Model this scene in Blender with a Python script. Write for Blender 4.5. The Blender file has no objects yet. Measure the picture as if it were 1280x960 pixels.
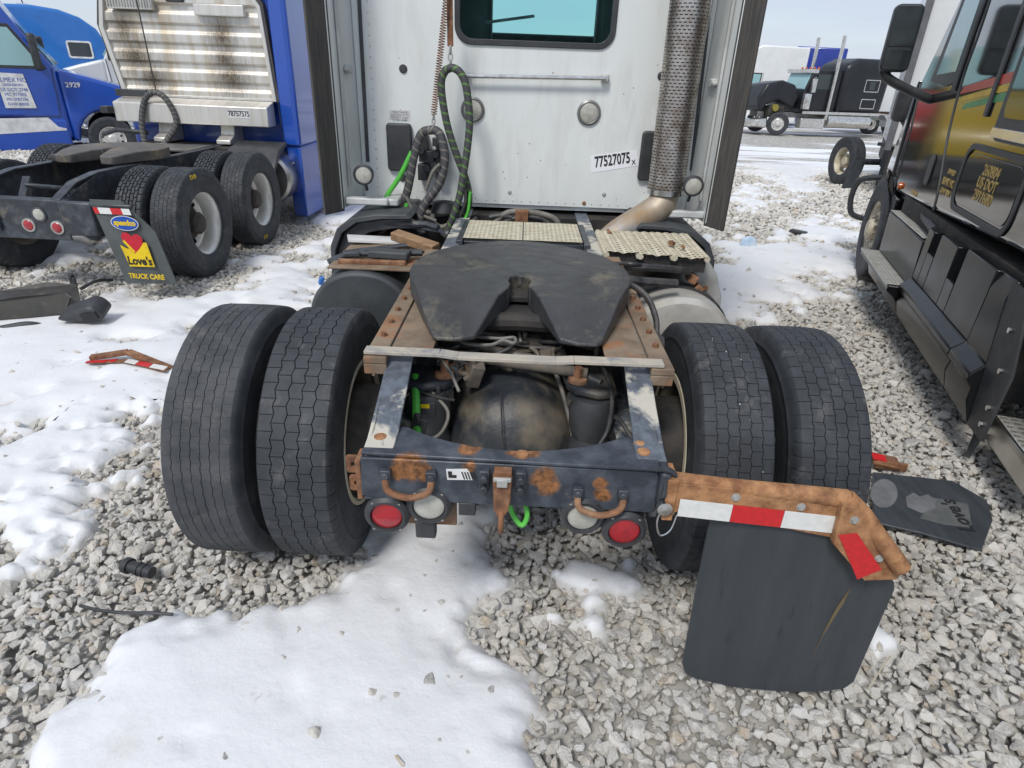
import bpy, bmesh, math, random
import numpy as np
from mathutils import Vector, Matrix, Euler

# ---------------------------------------------------------------- camera, light
FOC, PITCH, YAW, ROLL = 768.4, .4676, .0066, .0394
CAM = np.array([-.0072, -2.228, 1.8813])
SC = bpy.context.scene
COL = SC.collection
cp, sp = math.cos(PITCH), math.sin(PITCH)
FWD = np.array([-math.sin(YAW)*cp, math.cos(YAW)*cp, -sp])
_R = np.array([math.cos(YAW), math.sin(YAW), 0.]); _U = np.cross(_R, FWD)
RGT = math.cos(ROLL)*_R + math.sin(ROLL)*_U
UPV = -math.sin(ROLL)*_R + math.cos(ROLL)*_U
cd = bpy.data.cameras.new('camera'); cam = bpy.data.objects.new('camera', cd); COL.objects.link(cam)
cd.sensor_width = 36; cd.lens = FOC/1280*36; cd.clip_start = .05; cd.clip_end = 3000
cam.matrix_world = Matrix(((RGT[0], UPV[0], -FWD[0], CAM[0]), (RGT[1], UPV[1], -FWD[1], CAM[1]),
                           (RGT[2], UPV[2], -FWD[2], CAM[2]), (0, 0, 0, 1)))
SC.camera = cam

SUN_EL, SUN_AZ = math.radians(52), math.radians(205)      # azimuth clockwise from +Y
world = bpy.data.worlds.new('World'); SC.world = world; world.use_nodes = True
nt = world.node_tree; N = nt.nodes; L = nt.links; N.clear()
wo = N.new('ShaderNodeOutputWorld'); bg = N.new('ShaderNodeBackground'); bg.inputs[1].default_value = .088
sky = N.new('ShaderNodeTexSky'); sky.sky_type = 'NISHITA'; sky.sun_disc = False
sky.sun_elevation = SUN_EL; sky.sun_rotation = SUN_AZ; sky.air_density = 1.0; sky.dust_density = .8
tc = N.new('ShaderNodeTexCoord'); mp = N.new('ShaderNodeMapping'); mp.inputs['Scale'].default_value = (1.6, 1.6, 9)
nz = N.new('ShaderNodeTexNoise'); nz.inputs['Scale'].default_value = 2.2; nz.inputs['Detail'].default_value = 7
nz.inputs['Roughness'].default_value = .55
rp = N.new('ShaderNodeValToRGB'); rp.color_ramp.elements[0].position = .36; rp.color_ramp.elements[1].position = .66
rp.color_ramp.elements[0].color = (.62, .62, .62, 1); rp.color_ramp.elements[1].color = (.97, .97, .97, 1)
mx = N.new('ShaderNodeMix'); mx.data_type = 'RGBA'
mx.inputs['B'].default_value = (4.5, 5.0, 5.9, 1)
L.new(tc.outputs['Generated'], mp.inputs[0]); L.new(mp.outputs[0], nz.inputs['Vector']); L.new(nz.outputs[0], rp.inputs[0])
L.new(rp.outputs[0], mx.inputs['Factor']); L.new(sky.outputs[0], mx.inputs['A']); L.new(mx.outputs['Result'], bg.inputs[0])
L.new(bg.outputs[0], wo.inputs[0])
sd = bpy.data.lights.new('sun', 'SUN'); sun = bpy.data.objects.new('sun', sd); COL.objects.link(sun)
sd.energy = 1.5; sd.angle = math.radians(14); sd.color = (1, .965, .91)
sdir = Vector((math.sin(SUN_AZ)*math.cos(SUN_EL), math.cos(SUN_AZ)*math.cos(SUN_EL), math.sin(SUN_EL)))
sun.rotation_euler = sdir.to_track_quat('Z', 'Y').to_euler()
SC.view_settings.view_transform = 'Standard'; SC.view_settings.look = 'None'
SC.view_settings.exposure = .7; SC.view_settings.gamma = 1
SC.render.engine = 'CYCLES'

def at(px, py, axis, val):
    """point of the place seen at photograph pixel px,py on the plane axis = val"""
    d = FWD + RGT*(px-640)/FOC + UPV*(480-py)/FOC
    i = 'xyz'.index(axis); t = (val-CAM[i])/d[i]
    return Vector(CAM+t*d)
def gz(x, y): return -.0125*max(0., y-1.)

# ---------------------------------------------------------------- materials
def newmat(name):
    m = bpy.data.materials.new(name); m.use_nodes = True
    return m, m.node_tree.nodes, m.node_tree.links, m.node_tree.nodes['Principled BSDF']
def noise(N, L, co, sc, det=5, rough=.6, dist=0):
    n = N.new('ShaderNodeTexNoise'); n.inputs['Scale'].default_value = sc; n.inputs['Detail'].default_value = det
    n.inputs['Roughness'].default_value = rough; n.inputs['Distortion'].default_value = dist
    L.new(co, n.inputs['Vector']); return n.outputs[0]
def ramp(N, L, src, lo, hi, c0=(0, 0, 0, 1), c1=(1, 1, 1, 1)):
    r = N.new('ShaderNodeValToRGB'); e = r.color_ramp.elements
    e[0].position = lo; e[1].position = hi; e[0].color = c0; e[1].color = c1
    L.new(src, r.inputs[0]); return r.outputs[0]
def mixc(N, L, f, a, b):
    m = N.new('ShaderNodeMix'); m.data_type = 'RGBA'
    for k, s in (('Factor', f), ('A', a), ('B', b)):
        if isinstance(s, (tuple, list)): m.inputs[k].default_value = (*s[:3], 1)
        elif isinstance(s, (int, float)): m.inputs[k].default_value = s
        else: L.new(s, m.inputs[k])
    return m.outputs['Result']
def math2(N, L, op, a, b=0.):
    m = N.new('ShaderNodeMath'); m.operation = op
    for i, s in enumerate((a, b)):
        if isinstance(s, (int, float)): m.inputs[i].default_value = s
        else: L.new(s, m.inputs[i])
    return m.outputs[0]
def pm(name, c, r=.5, m=0., c2=None, sc=6, lo=.4, hi=.65, bump=0., bsc=90, dirt=None, dsc=3, dlo=.52, dhi=.7,
       coat=0., rv=.12, stretch=None, spots=None, spotc=(.25, .09, .03), spot_hi=.16):
    """procedural paint/metal/rubber: colour variation, dirt patches, fine relief; spots = marks with a place of their own"""
    M, N, L, B = newmat(name)
    t = N.new('ShaderNodeTexCoord'); co = t.outputs['Object']
    if stretch:
        mp = N.new('ShaderNodeMapping'); mp.inputs['Scale'].default_value = stretch; L.new(co, mp.inputs[0]); cs = mp.outputs[0]
    else: cs = co
    n1 = noise(N, L, cs, sc, 6)
    if c2 is None: c2 = tuple(x*.72 for x in c)
    col = mixc(N, L, ramp(N, L, n1, lo, hi), c, c2)
    if dirt:
        n2 = noise(N, L, cs, dsc, 8, .68, .4)
        col = mixc(N, L, ramp(N, L, n2, dlo, dhi), col, dirt)
    if spots:
        n3 = noise(N, L, cs, 28, 6, .7); acc = None
        for (x, y, z, rad) in spots:
            v = N.new('ShaderNodeVectorMath'); v.operation = 'DISTANCE'; L.new(co, v.inputs[0]); v.inputs[1].default_value = (x, y, z)
            s = math2(N, L, 'SUBTRACT', 1., math2(N, L, 'DIVIDE', v.outputs['Value'], rad))
            acc = s if acc is None else math2(N, L, 'MAXIMUM', acc, s)
        f = math2(N, L, 'ADD', acc, math2(N, L, 'MULTIPLY', math2(N, L, 'SUBTRACT', n3, .5), 1.5))
        sc2 = mixc(N, L, ramp(N, L, noise(N, L, co, 45, 5, .7), .38, .66), tuple(x*.45 for x in spotc), tuple(x*1.7 for x in spotc))
        col = mixc(N, L, ramp(N, L, f, .02, spot_hi), col, sc2)
    L.new(col, B.inputs['Base Color'])
    rr = math2(N, L, 'ADD', r-rv/2, math2(N, L, 'MULTIPLY', noise(N, L, co, sc*2.3, 4), rv)); L.new(rr, B.inputs['Roughness'])
    B.inputs['Metallic'].default_value = m; B.inputs['Coat Weight'].default_value = coat; B.inputs['Coat Roughness'].default_value = .06
    if bump:
        b = N.new('ShaderNodeBump'); b.inputs['Strength'].default_value = bump; b.inputs['Distance'].default_value = .004
        L.new(noise(N, L, co, bsc, 5, .65), b.inputs['Height']); L.new(b.outputs[0], B.inputs['Normal'])
    return M

MT = {}
def mk(k, *a, **kw): MT[k] = pm(k, *a, **kw); return MT[k]
rust = (.25, .115, .055); tan = (.33, .24, .14); mud = (.16, .13, .1)
mk('cab_white', (.735, .76, .745), .32, dirt=(.56, .56, .53), dsc=3, dlo=.5, dhi=.85, stretch=(2.5, 2.5, .5), coat=.25, c2=(.7, .725, .71), sc=2)
mk('white_trim', (.6, .61, .6), .4, dirt=(.4, .38, .34), dsc=5, dlo=.5, dhi=.8)
mk('fairing_rubber', (.055, .052, .05), .75, c2=(.1, .09, .08), sc=9, stretch=(9, 9, .6), bump=.25)
mk('black_plastic', (.028, .03, .033), .5, c2=(.05, .052, .056), sc=8, bump=.15, bsc=200)
mk('dark_plastic', (.045, .05, .055), .55, c2=(.075, .08, .085), sc=5, bump=.1, bsc=160)
mk('frame_black', (.03, .034, .042), .42, c2=(.085, .095, .11), sc=14, lo=.45, hi=.75, dirt=(.2, .17, .13), dsc=5, dlo=.58, dhi=.78, bump=.35, bsc=50)
mk('crossmember_paint', (.022, .028, .042), .38, c2=(.06, .075, .1), sc=16, lo=.45, hi=.75, bump=.3, bsc=60,
   dirt=(.16, .14, .12), dsc=9, dlo=.62, dhi=.75)
mk('underside', (.02, .02, .021), .75, c2=(.06, .05, .04), sc=5, bump=.4, bsc=30)
mk('grease', (.05, .05, .052), .42, c2=(.03, .03, .031), sc=5, dirt=(.19, .165, .115), dsc=4.5, dlo=.54, dhi=.74, bump=1., bsc=22, rv=.35)
mk('rust', rust, .85, c2=(.12, .055, .03), sc=26, dirt=(.36, .21, .12), dsc=9, dlo=.5, dhi=.7, bump=.6, bsc=70)
mk('rust_orange', (.43, .22, .1), .8, c2=(.2, .085, .035), sc=20, dirt=(.09, .042, .025), dsc=8, dlo=.57, dhi=.74, bump=.7, bsc=90)
mk('weathered_plate', (.25, .19, .13), .75, c2=(.15, .105, .07), sc=9, dirt=(.32, .13, .05), dsc=6, dlo=.52, dhi=.68, bump=.5, bsc=50)
mk('worn_rail', (.13, .15, .18), .55, c2=(.07, .08, .095), sc=30, dirt=(.5, .47, .4), dsc=4.5, dlo=.5, dhi=.57, bump=.4, bsc=60)
mk('strap_cream', (.46, .41, .33), .65, c2=(.36, .33, .29), sc=12, dirt=(.16, .18, .22), dsc=5, dlo=.55, dhi=.68, bump=.3)
mk('dusty_iron', (.16, .135, .105), .8, c2=(.08, .07, .06), sc=14, bump=.5, bsc=50)
mk('muddy_iron', (.028, .032, .038), .45, c2=(.2, .165, .12), sc=5, lo=.44, hi=.7, bump=.5, bsc=40)
mk('aluminium', (.62, .61, .58), .33, .9, c2=(.5, .48, .44), sc=4, dirt=(.36, .32, .26), dsc=3, dlo=.55, dhi=.85)
mk('bright_steel', (.7, .7, .7), .25, 1., c2=(.5, .48, .46), sc=20)
mk('tread_alu', (.55, .54, .5), .4, .35, c2=(.42, .4, .35), sc=14)
mk('grip_plate', (.66, .61, .47), .6, .15, c2=(.52, .46, .34), sc=16, dirt=(.32, .25, .17), dsc=9, dlo=.58, dhi=.75)
mk('shield_steel', (.5, .47, .44), .35, .9, c2=(.3, .25, .21), sc=12, dirt=(.2, .14, .1), dsc=10, dlo=.52, dhi=.72)
mk('exhaust_pipe', (.42, .36, .29), .55, .5, c2=(.36, .24, .13), sc=5, dirt=(.42, .42, .43), dsc=6, dlo=.5, dhi=.66)
mk('grey_bracket', (.46, .46, .44), .5, .3, dirt=(.3, .26, .2), dsc=6)
mk('tyre', (.026, .029, .034), .68, c2=(.045, .05, .057), sc=9, bump=.3, bsc=120, dirt=(.14, .135, .13), dsc=11, dlo=.56, dhi=.82, spots=None)
mk('tyre_dusty', (.04, .043, .048), .78, c2=(.075, .077, .083), sc=7, bump=.3, bsc=120, dirt=(.17, .16, .15), dsc=9, dlo=.55, dhi=.85)
mk('rim_cream', (.6, .55, .43), .55, c2=(.45, .39, .28), sc=7, dirt=(.2, .15, .1), dsc=6, dlo=.52, dhi=.72)
mk('rim_dirty', (.26, .23, .17), .7, c2=(.13, .11, .085), sc=7, dirt=(.05, .045, .04), dsc=4)
mk('rim_alu', (.72, .71, .68), .35, .3, c2=(.6, .58, .54), sc=5)
mk('hub_dark', (.035, .033, .032), .6, .3, c2=(.07, .055, .045), sc=20)
mk('blue_paint', (.012, .075, .42), .25, c2=(.012, .065, .36), sc=2, coat=.6, rv=.06)
mk('blue_deep', (.006, .05, .3), .25, c2=(.006, .04, .24), sc=2, coat=.6, rv=.06)
mk('blue_sky', (.02, .16, .5), .3, c2=(.02, .14, .45), sc=2, coat=.5, rv=.06)
mk('blue_navy', (.012, .035, .3), .3, c2=(.01, .03, .24), sc=2, coat=.5, rv=.06)
mk('white_paint', (.72, .73, .73), .35, c2=(.66, .67, .66), sc=2, coat=.3)
mk('black_gloss', (.006, .006, .007), .1, c2=(.012, .012, .013), sc=3, coat=1., rv=.06)
mk('black_skirt', (.008, .0085, .0095), .24, c2=(.02, .021, .023), sc=2.6, lo=.45, hi=.8, coat=0., rv=.16)
mk('yellow_paint', (.42, .29, .01), .35, c2=(.38, .26, .01), sc=2, coat=.4)
mk('red_paint', (.34, .012, .015), .35, c2=(.3, .01, .012), sc=2, coat=.4)
mk('rack_alu', (.7, .68, .64), .42, .55, c2=(.6, .57, .51), sc=3, stretch=(5, 1, .35), lo=.4, hi=.7)
MT['rack_stained'] = pm('rack_stained', (.66, .645, .61), .45, .45, c2=(.5, .43, .33), sc=2.2, stretch=(4, 1, .3), lo=.4, hi=.6,
                        spots=[(-.62, 2.38, 1.95, .3), (.5, 2.38, 2.2, .28), (.55, 2.38, 1.75, .34), (-.45, 2.38, 1.7, .3), (.5, 2.38, 1.95, .25), (-.7, 2.38, 2.25, .25)], spotc=(.15, .12, .085), spot_hi=.9)
mk('glass_dark', (.02, .03, .035), .06, c2=(.03, .04, .045), sc=1, coat=.5, rv=.02)
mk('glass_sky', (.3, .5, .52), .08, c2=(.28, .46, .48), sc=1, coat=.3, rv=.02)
mk('mirror_glass', (.06, .07, .075), .08, .6, rv=.02)
mk('lens_red', (.4, .01, .02), .3, c2=(.28, .012, .018), sc=30, coat=.6, bump=.2, bsc=120)
mk('lens_white', (.46, .45, .4), .3, c2=(.36, .35, .3), sc=30, coat=.6, bump=.2, bsc=120)
mk('lens_amber', (.6, .12, .01), .3, coat=.5)
mk('tape_red', (.6, .02, .025), .4, c2=(.5, .018, .02), sc=60)
mk('tape_white', (.74, .74, .71), .4, c2=(.66, .66, .63), sc=50)
mk('flap_rubber', (.036, .042, .049), .5, c2=(.055, .062, .07), sc=4, stretch=(5, 1, .6), dirt=(.11, .105, .1), dsc=4, dlo=.6, dhi=.9, bump=.12, bsc=50, rv=.25)
mk('flap_rubber_dusty', (.07, .078, .078), .6, c2=(.1, .11, .11), sc=4, bump=.12, bsc=50)
mk('flap_print', (.02, .021, .024), .6)
mk('flap_fade', (.18, .18, .19), .7, c2=(.12, .125, .13), sc=12)
mk('flap_fade2', (.125, .13, .125), .7, c2=(.09, .095, .095), sc=12)
mk('sticker_white', (.86, .87, .9), .4, c2=(.82, .83, .86)); mk('print_yellow', (.78, .55, .01), .45); mk('print_blue', (.01, .08, .42), .4); mk('print_red', (.55, .012, .03), .4)
mk('print_white', (.75, .75, .74), .45); mk('print_black', (.02, .02, .02), .5); mk('print_grey', (.2, .2, .21), .5)
mk('gold_print', (.52, .36, .1), .4, .3); mk('stripe_red', (.6, .05, .025), .35); mk('stripe_yellow', (.75, .47, .02), .35); mk('stripe_green', (.02, .3, .1), .35)
mk('hose_green', (.1, .5, .06), .45, c2=(.08, .42, .05), sc=12); mk('hose_black', (.03, .03, .032), .5, c2=(.07, .065, .06), sc=20)
mk('hose_grey', (.2, .19, .17), .55, c2=(.13, .12, .1), sc=20); mk('hose_red', (.2, .09, .07), .55, c2=(.13, .08, .06), sc=12)
mk('wood', (.32, .2, .11), .8, c2=(.22, .13, .07), sc=8, stretch=(1, 8, 8))
mk('stack_chrome', (.7, .69, .66), .22, .9, c2=(.55, .53, .5), sc=8)
mk('dark_navy', (.008, .009, .012), .38, c2=(.014, .015, .019), sc=2, coat=0.)
mk('plastic_olive', (.055, .052, .042), .45, c2=(.035, .034, .03), sc=6, dirt=(.13, .11, .08), dsc=5, dlo=.55, dhi=.75)
mk('cracked_black', (.035, .033, .03), .45, c2=(.06, .055, .048), sc=9, dirt=(.15, .125, .09), dsc=6, dlo=.58, dhi=.7, bump=.3)
mk('bag_blue', (.42, .56, .72), .35, c2=(.6, .68, .76), sc=9)

def add_rings(M):
    N = M.node_tree.nodes; L = M.node_tree.links; t = N.new('ShaderNodeTexCoord'); v = N.new('ShaderNodeVectorMath'); v.operation = 'LENGTH'
    L.new(t.outputs['Object'], v.inputs[0]); b = next(n for n in N if n.type == 'BUMP'); old = b.inputs['Height'].links[0].from_socket
    n = noise(N, L, t.outputs['Object'], 6, 5); d = math2(N, L, 'ADD', math2(N, L, 'MULTIPLY', v.outputs['Value'], 75.), math2(N, L, 'MULTIPLY', n, 3.))
    w = math2(N, L, 'MULTIPLY', math2(N, L, 'SINE', d), .12); L.new(math2(N, L, 'ADD', old, w), b.inputs['Height']); b.inputs['Distance'].default_value = .007
add_rings(MT['grease'])
MT['black_skirt'].node_tree.nodes['Principled BSDF'].inputs['Specular IOR Level'].default_value = .28
mk('tank_alu', (.6, .58, .53), .36, .3, c2=(.5, .48, .43), sc=4, dirt=(.4, .36, .3), dsc=3); mk('bezel', (.25, .25, .24), .4, .4)
def hose_mat(name, a, b, k):
    M, N, L, B = newmat(name)
    at1 = N.new('ShaderNodeAttribute'); at1.attribute_name = 'along'; at2 = N.new('ShaderNodeAttribute'); at2.attribute_name = 'ang'
    t = N.new('ShaderNodeTexCoord')
    s = math2(N, L, 'ADD', math2(N, L, 'MULTIPLY', at1.outputs['Fac'], k), at2.outputs['Fac'])
    s = math2(N, L, 'ADD', s, math2(N, L, 'MULTIPLY', noise(N, L, t.outputs['Object'], 9, 3), .5))
    f = math2(N, L, 'GREATER_THAN', math2(N, L, 'FRACT', s), .76)
    n = noise(N, L, t.outputs['Object'], 30)
    L.new(mixc(N, L, f, mixc(N, L, n, a, tuple(x*1.7 for x in a)), b), B.inputs['Base Color'])
    B.inputs['Roughness'].default_value = .6
    bp = N.new('ShaderNodeBump'); bp.inputs['Strength'].default_value = .8; bp.inputs['Distance'].default_value = .006; bp.invert = True
    L.new(f, bp.inputs['Height']); L.new(bp.outputs[0], B.inputs['Normal']); MT[name] = M
hose_mat('wrap_green', (.04, .04, .043), (.1, .2, .05), 19)
hose_mat('wrap_grey', (.045, .045, .048), (.17, .155, .13), 20)

def stone_mat():
    M, N, L, B = newmat('limestone_gravel')
    oi = N.new('ShaderNodeObjectInfo'); t = N.new('ShaderNodeTexCoord')
    r = N.new('ShaderNodeValToRGB'); e = r.color_ramp.elements
    cs = [(0, (.36, .345, .32)), (.15, (.56, .53, .475)), (.38, (.73, .69, .62)), (.58, (.6, .55, .465)), (.78, (.78, .745, .68)), (.87, (.52, .4, .26)), (.92, (.78, .76, .73)), (1, (.3, .28, .26))]
    e[0].position = 0; e[0].color = (*cs[0][1], 1); e[1].position = 1; e[1].color = (*cs[-1][1], 1)
    for p, c in cs[1:-1]:
        q = e.new(p); q.color = (*c, 1)
    L.new(oi.outputs['Random'], r.inputs[0])
    n = noise(N, L, t.outputs['Object'], 2.6, 6, .7)
    c = mixc(N, L, ramp(N, L, n, .35, .75), r.outputs[0], (.78, .76, .72))
    n2 = noise(N, L, t.outputs['Object'], 1.2, 5, .7)
    c = mixc(N, L, ramp(N, L, n2, .56, .78), c, (.45, .41, .36))
    g = N.new('ShaderNodeNewGeometry'); n4 = noise(N, L, g.outputs['Position'], .9, 6, .7, .5)
    c = mixc(N, L, math2(N, L, 'MULTIPLY', ramp(N, L, n4, .55, .72), .55), c, (.4, .35, .28))
    L.new(c, B.inputs['Base Color']); B.inputs['Roughness'].default_value = .85
    b = N.new('ShaderNodeBump'); b.inputs['Strength'].default_value = .6; b.inputs['Distance'].default_value = .05
    L.new(noise(N, L, t.outputs['Object'], 7, 6, .7), b.inputs['Height']); L.new(b.outputs[0], B.inputs['Normal'])
    MT['stone'] = M
stone_mat()
def ground_mat():
    M, N, L, B = newmat('gravel_ground'); t = N.new('ShaderNodeTexCoord'); co = t.outputs['Object']
    v = N.new('ShaderNodeTexVoronoi'); v.inputs['Scale'].default_value = 11; L.new(co, v.inputs['Vector'])
    c = mixc(N, L, ramp(N, L, v.outputs['Distance'], .05, .75), (.5, .48, .44), (.2, .19, .175))
    rr = N.new('ShaderNodeSeparateColor'); L.new(v.outputs['Color'], rr.inputs[0])
    c = mixc(N, L, math2(N, L, 'MULTIPLY', rr.outputs[0], .5), c, (.68, .66, .61))
    mp = N.new('ShaderNodeMapping'); mp.inputs['Scale'].default_value = (.12, .5, 1); L.new(co, mp.inputs[0])
    n = noise(N, L, mp.outputs[0], 1.0, 6, .65)
    sy = N.new('ShaderNodeSeparateXYZ'); L.new(co, sy.inputs[0])
    far = ramp(N, L, math2(N, L, 'DIVIDE', sy.outputs[1], 20.), .55, .75)
    c = mixc(N, L, math2(N, L, 'MULTIPLY', ramp(N, L, n, .5, .56), far), c, (.8, .82, .85))
    L.new(c, B.inputs['Base Color']); B.inputs['Roughness'].default_value = .9
    b = N.new('ShaderNodeBump'); b.inputs['Strength'].default_value = .7; b.inputs['Distance'].default_value = .03; b.invert = True
    L.new(v.outputs['Distance'], b.inputs['Height']); L.new(b.outputs[0], B.inputs['Normal']); MT['ground'] = M
ground_mat()
def snow_mat():
    M, N, L, B = newmat('snow'); t = N.new('ShaderNodeTexCoord'); co = t.outputs['Object']
    n = noise(N, L, co, 2.3, 7, .65); n2 = noise(N, L, co, 9, 6, .7)
    c = mixc(N, L, ramp(N, L, n, .58, .8), (.74, .745, .755), (.6, .575, .53))
    c = mixc(N, L, math2(N, L, 'MULTIPLY', ramp(N, L, n2, .64, .74), .6), c, (.45, .41, .36))
    th = N.new('ShaderNodeAttribute'); th.attribute_name = 'thick'
    c = mixc(N, L, ramp(N, L, math2(N, L, 'ADD', th.outputs['Fac'], math2(N, L, 'MULTIPLY', math2(N, L, 'SUBTRACT', n2, .5), .012)), .0, .014), (.6, .59, .57), c)
    L.new(c, B.inputs['Base Color']); B.inputs['Roughness'].default_value = .6
    B.inputs['Subsurface Weight'].default_value = .15; B.inputs['Subsurface Radius'].default_value = (.02, .025, .03); B.inputs['Subsurface Scale'].default_value = .5
    b = N.new('ShaderNodeBump'); b.inputs['Strength'].default_value = .35; b.inputs['Distance'].default_value = .012
    L.new(noise(N, L, co, 26, 7, .62), b.inputs['Height']); L.new(b.outputs[0], B.inputs['Normal']); MT['snow'] = M
snow_mat()

# ---------------------------------------------------------------- mesh helpers
def link(o, parent=None):
    COL.objects.link(o)
    if parent: o.parent = parent
    return o
class MB:
    def __init__(s): s.v = []; s.f = []; s.al = []; s.an = []
    def add(s, vs, fs):
        o = len(s.v); s.v += [tuple(v) for v in vs]; s.f += [tuple(i+o for i in f) for f in fs]; return s
    def bx(s, x0, x1, y0, y1, z0, z1):
        return s.add([(x, y, z) for z in (z0, z1) for y in (y0, y1) for x in (x0, x1)],
                     [(0, 2, 3, 1), (4, 5, 7, 6), (0, 1, 5, 4), (2, 6, 7, 3), (0, 4, 6, 2), (1, 3, 7, 5)])
    def box(s, c, sz, rot=(0, 0, 0)):
        R = Euler(rot).to_matrix(); c = Vector(c); h = [q/2 for q in sz]
        return s.add([c+R@Vector((x*h[0], y*h[1], z*h[2])) for z in (-1, 1) for y in (-1, 1) for x in (-1, 1)],
                     [(0, 2, 3, 1), (4, 5, 7, 6), (0, 1, 5, 4), (2, 6, 7, 3), (0, 4, 6, 2), (1, 3, 7, 5)])
    def beam(s, a, b, w, h, up=(0, 0, 1)):
        a = Vector(a); b = Vector(b); d = (b-a).normalized(); sd_ = d.cross(Vector(up)).normalized(); u = sd_.cross(d)
        vs = [p+sd_*(i*w/2)+u*(j*h/2) for p in (a, b) for j in (-1, 1) for i in (-1, 1)]
        return s.add(vs, [(0, 2, 3, 1), (4, 5, 7, 6), (0, 1, 5, 4), (2, 6, 7, 3), (0, 4, 6, 2), (1, 3, 7, 5)])
    def prism(s, poly, axis, a, b):
        n = len(poly)
        def P(q, t): return {'x': (t, q[0], q[1]), 'y': (q[0], t, q[1]), 'z': (q[0], q[1], t)}[axis]
        return s.add([P(q, a) for q in poly]+[P(q, b) for q in poly],
                     [tuple(range(n))[::-1], tuple(range(n, 2*n))]+[(i, (i+1) % n, (i+1) % n+n, i+n) for i in range(n)])
    def tube(s, pts, r, seg=8, cap=True):
        pts = [Vector(p) for p in pts]; n = len(pts); up = None; o = len(s.v); acc = 0
        for i, p in enumerate(pts):
            d = (pts[min(i+1, n-1)]-pts[max(i-1, 0)]).normalized()
            if up is None: up = d.orthogonal().normalized()
            up = (up-d*up.dot(d)).normalized(); q = d.cross(up)
            rr = r(i/(n-1)) if callable(r) else r
            if i: acc += (p-pts[i-1]).length
            while len(s.al) < len(s.v): s.al.append(0); s.an.append(0)
            for k in range(seg+1):
                a = 2*math.pi*k/seg; s.v.append(tuple(p+up*(rr*math.cos(a))+q*(rr*math.sin(a)))); s.al.append(acc); s.an.append(k/seg)
        w = seg+1
        for i in range(n-1):
            for k in range(seg): s.f.append((o+i*w+k, o+i*w+k+1, o+(i+1)*w+k+1, o+(i+1)*w+k))
        if cap: s.f.append(tuple(o+k for k in range(seg))[::-1]); s.f.append(tuple(o+(n-1)*w+k for k in range(seg)))
        return s
    def lathe(s, prof, axis='x', c=(0, 0, 0), seg=32, closed=False):
        c = Vector(c); o = len(s.v); n = len(prof)
        for k in range(seg):
            a = 2*math.pi*k/seg; ca, sa = math.cos(a), math.sin(a)
            for r, h in prof:
                s.v.append(tuple(c+Vector({'x': (h, r*ca, r*sa), 'y': (r*ca, h, r*sa), 'z': (r*ca, r*sa, h)}[axis])))
        for k in range(seg):
            k2 = (k+1) % seg
            for i in range(n if closed else n-1):
                j = (i+1) % n; s.f.append((o+k*n+i, o+k2*n+i, o+k2*n+j, o+k*n+j))
        return s
    def cyl(s, a, b, r, seg=16):
        return s.tube([a, b], r, seg)
    def mesh(s, name, ang=35, flip=False):
        me = bpy.data.meshes.new(name); me.from_pydata(s.v, [], s.f); me.validate()
        if s.al and len(s.al) == len(s.v):
            for nm, d in (('along', s.al), ('ang', s.an)):
                at_ = me.attributes.new(nm, 'FLOAT', 'POINT'); at_.data.foreach_set('value', d)
        bm = bmesh.new(); bm.from_mesh(me); bmesh.ops.recalc_face_normals(bm, faces=bm.faces); bm.to_mesh(me); bm.free()
        if ang: me.shade_smooth(); me.set_sharp_from_angle(angle=math.radians(ang))
        return me
    def build(s, name, mat, parent=None, bevel=0., ang=35, seg=2):
        me = s.mesh(name, ang); return mesh_obj(name, me, mat, parent, bevel, seg)
    def each(s, name, mat, parent=None, bevel=0., ang=35):
        """every separate piece of the collected shape becomes an object of its own"""
        n = len(s.v); p = list(range(n))
        def fd(i):
            while p[i] != i: p[i] = p[p[i]]; i = p[i]
            return i
        for f in s.f:
            for k in f[1:]: p[fd(k)] = fd(f[0])
        grp = {}
        for f in s.f: grp.setdefault(fd(f[0]), []).append(f)
        out = []
        for fs in grp.values():
            ids = sorted({i for f in fs for i in f}); mp_ = {i: k for k, i in enumerate(ids)}; q = MB(); q.v = [s.v[i] for i in ids]; q.f = [tuple(mp_[i] for i in f) for f in fs]
            out.append(q.build(name, mat, parent, bevel, ang))
        return out
def mesh_obj(name, me, mat, parent=None, bevel=0., seg=2):
    if mat is not None and not me.materials: me.materials.append(MT[mat] if isinstance(mat, str) else mat)
    o = bpy.data.objects.new(name, me); link(o, parent)
    if bevel:
        b = o.modifiers.new('bevel', 'BEVEL'); b.width = bevel; b.segments = seg; b.limit_method = 'ANGLE'; b.angle_limit = math.radians(40)
        b.use_clamp_overlap = True
    return o
def thing(name, label, cat, loc=(0, 0, 0), head=0., group=None):
    o = bpy.data.objects.new(name, None); o.empty_display_size = .3; link(o); o.location = loc; o.rotation_euler = (0, 0, -head)
    return tag(o, label, cat, group)
def tag(o, label=None, cat=None, group=None, kind=None):
    for k, v in (('label', label), ('category', cat), ('group', group), ('kind', kind)):
        if v: o[k] = v
    return o
def cr(pts, n=8):
    P = [Vector(p) for p in pts]; P = [P[0]*2-P[1]]+P+[P[-1]*2-P[-2]]; out = []
    for i in range(1, len(P)-2):
        a, b, c, d = P[i-1:i+3]
        for k in range(n):
            t = k/n; out.append(.5*((2*b)+(c-a)*t+(2*a-5*b+4*c-d)*t*t+(3*b-a-3*c+d)*t**3))
    out.append(P[-2]); return out
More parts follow.
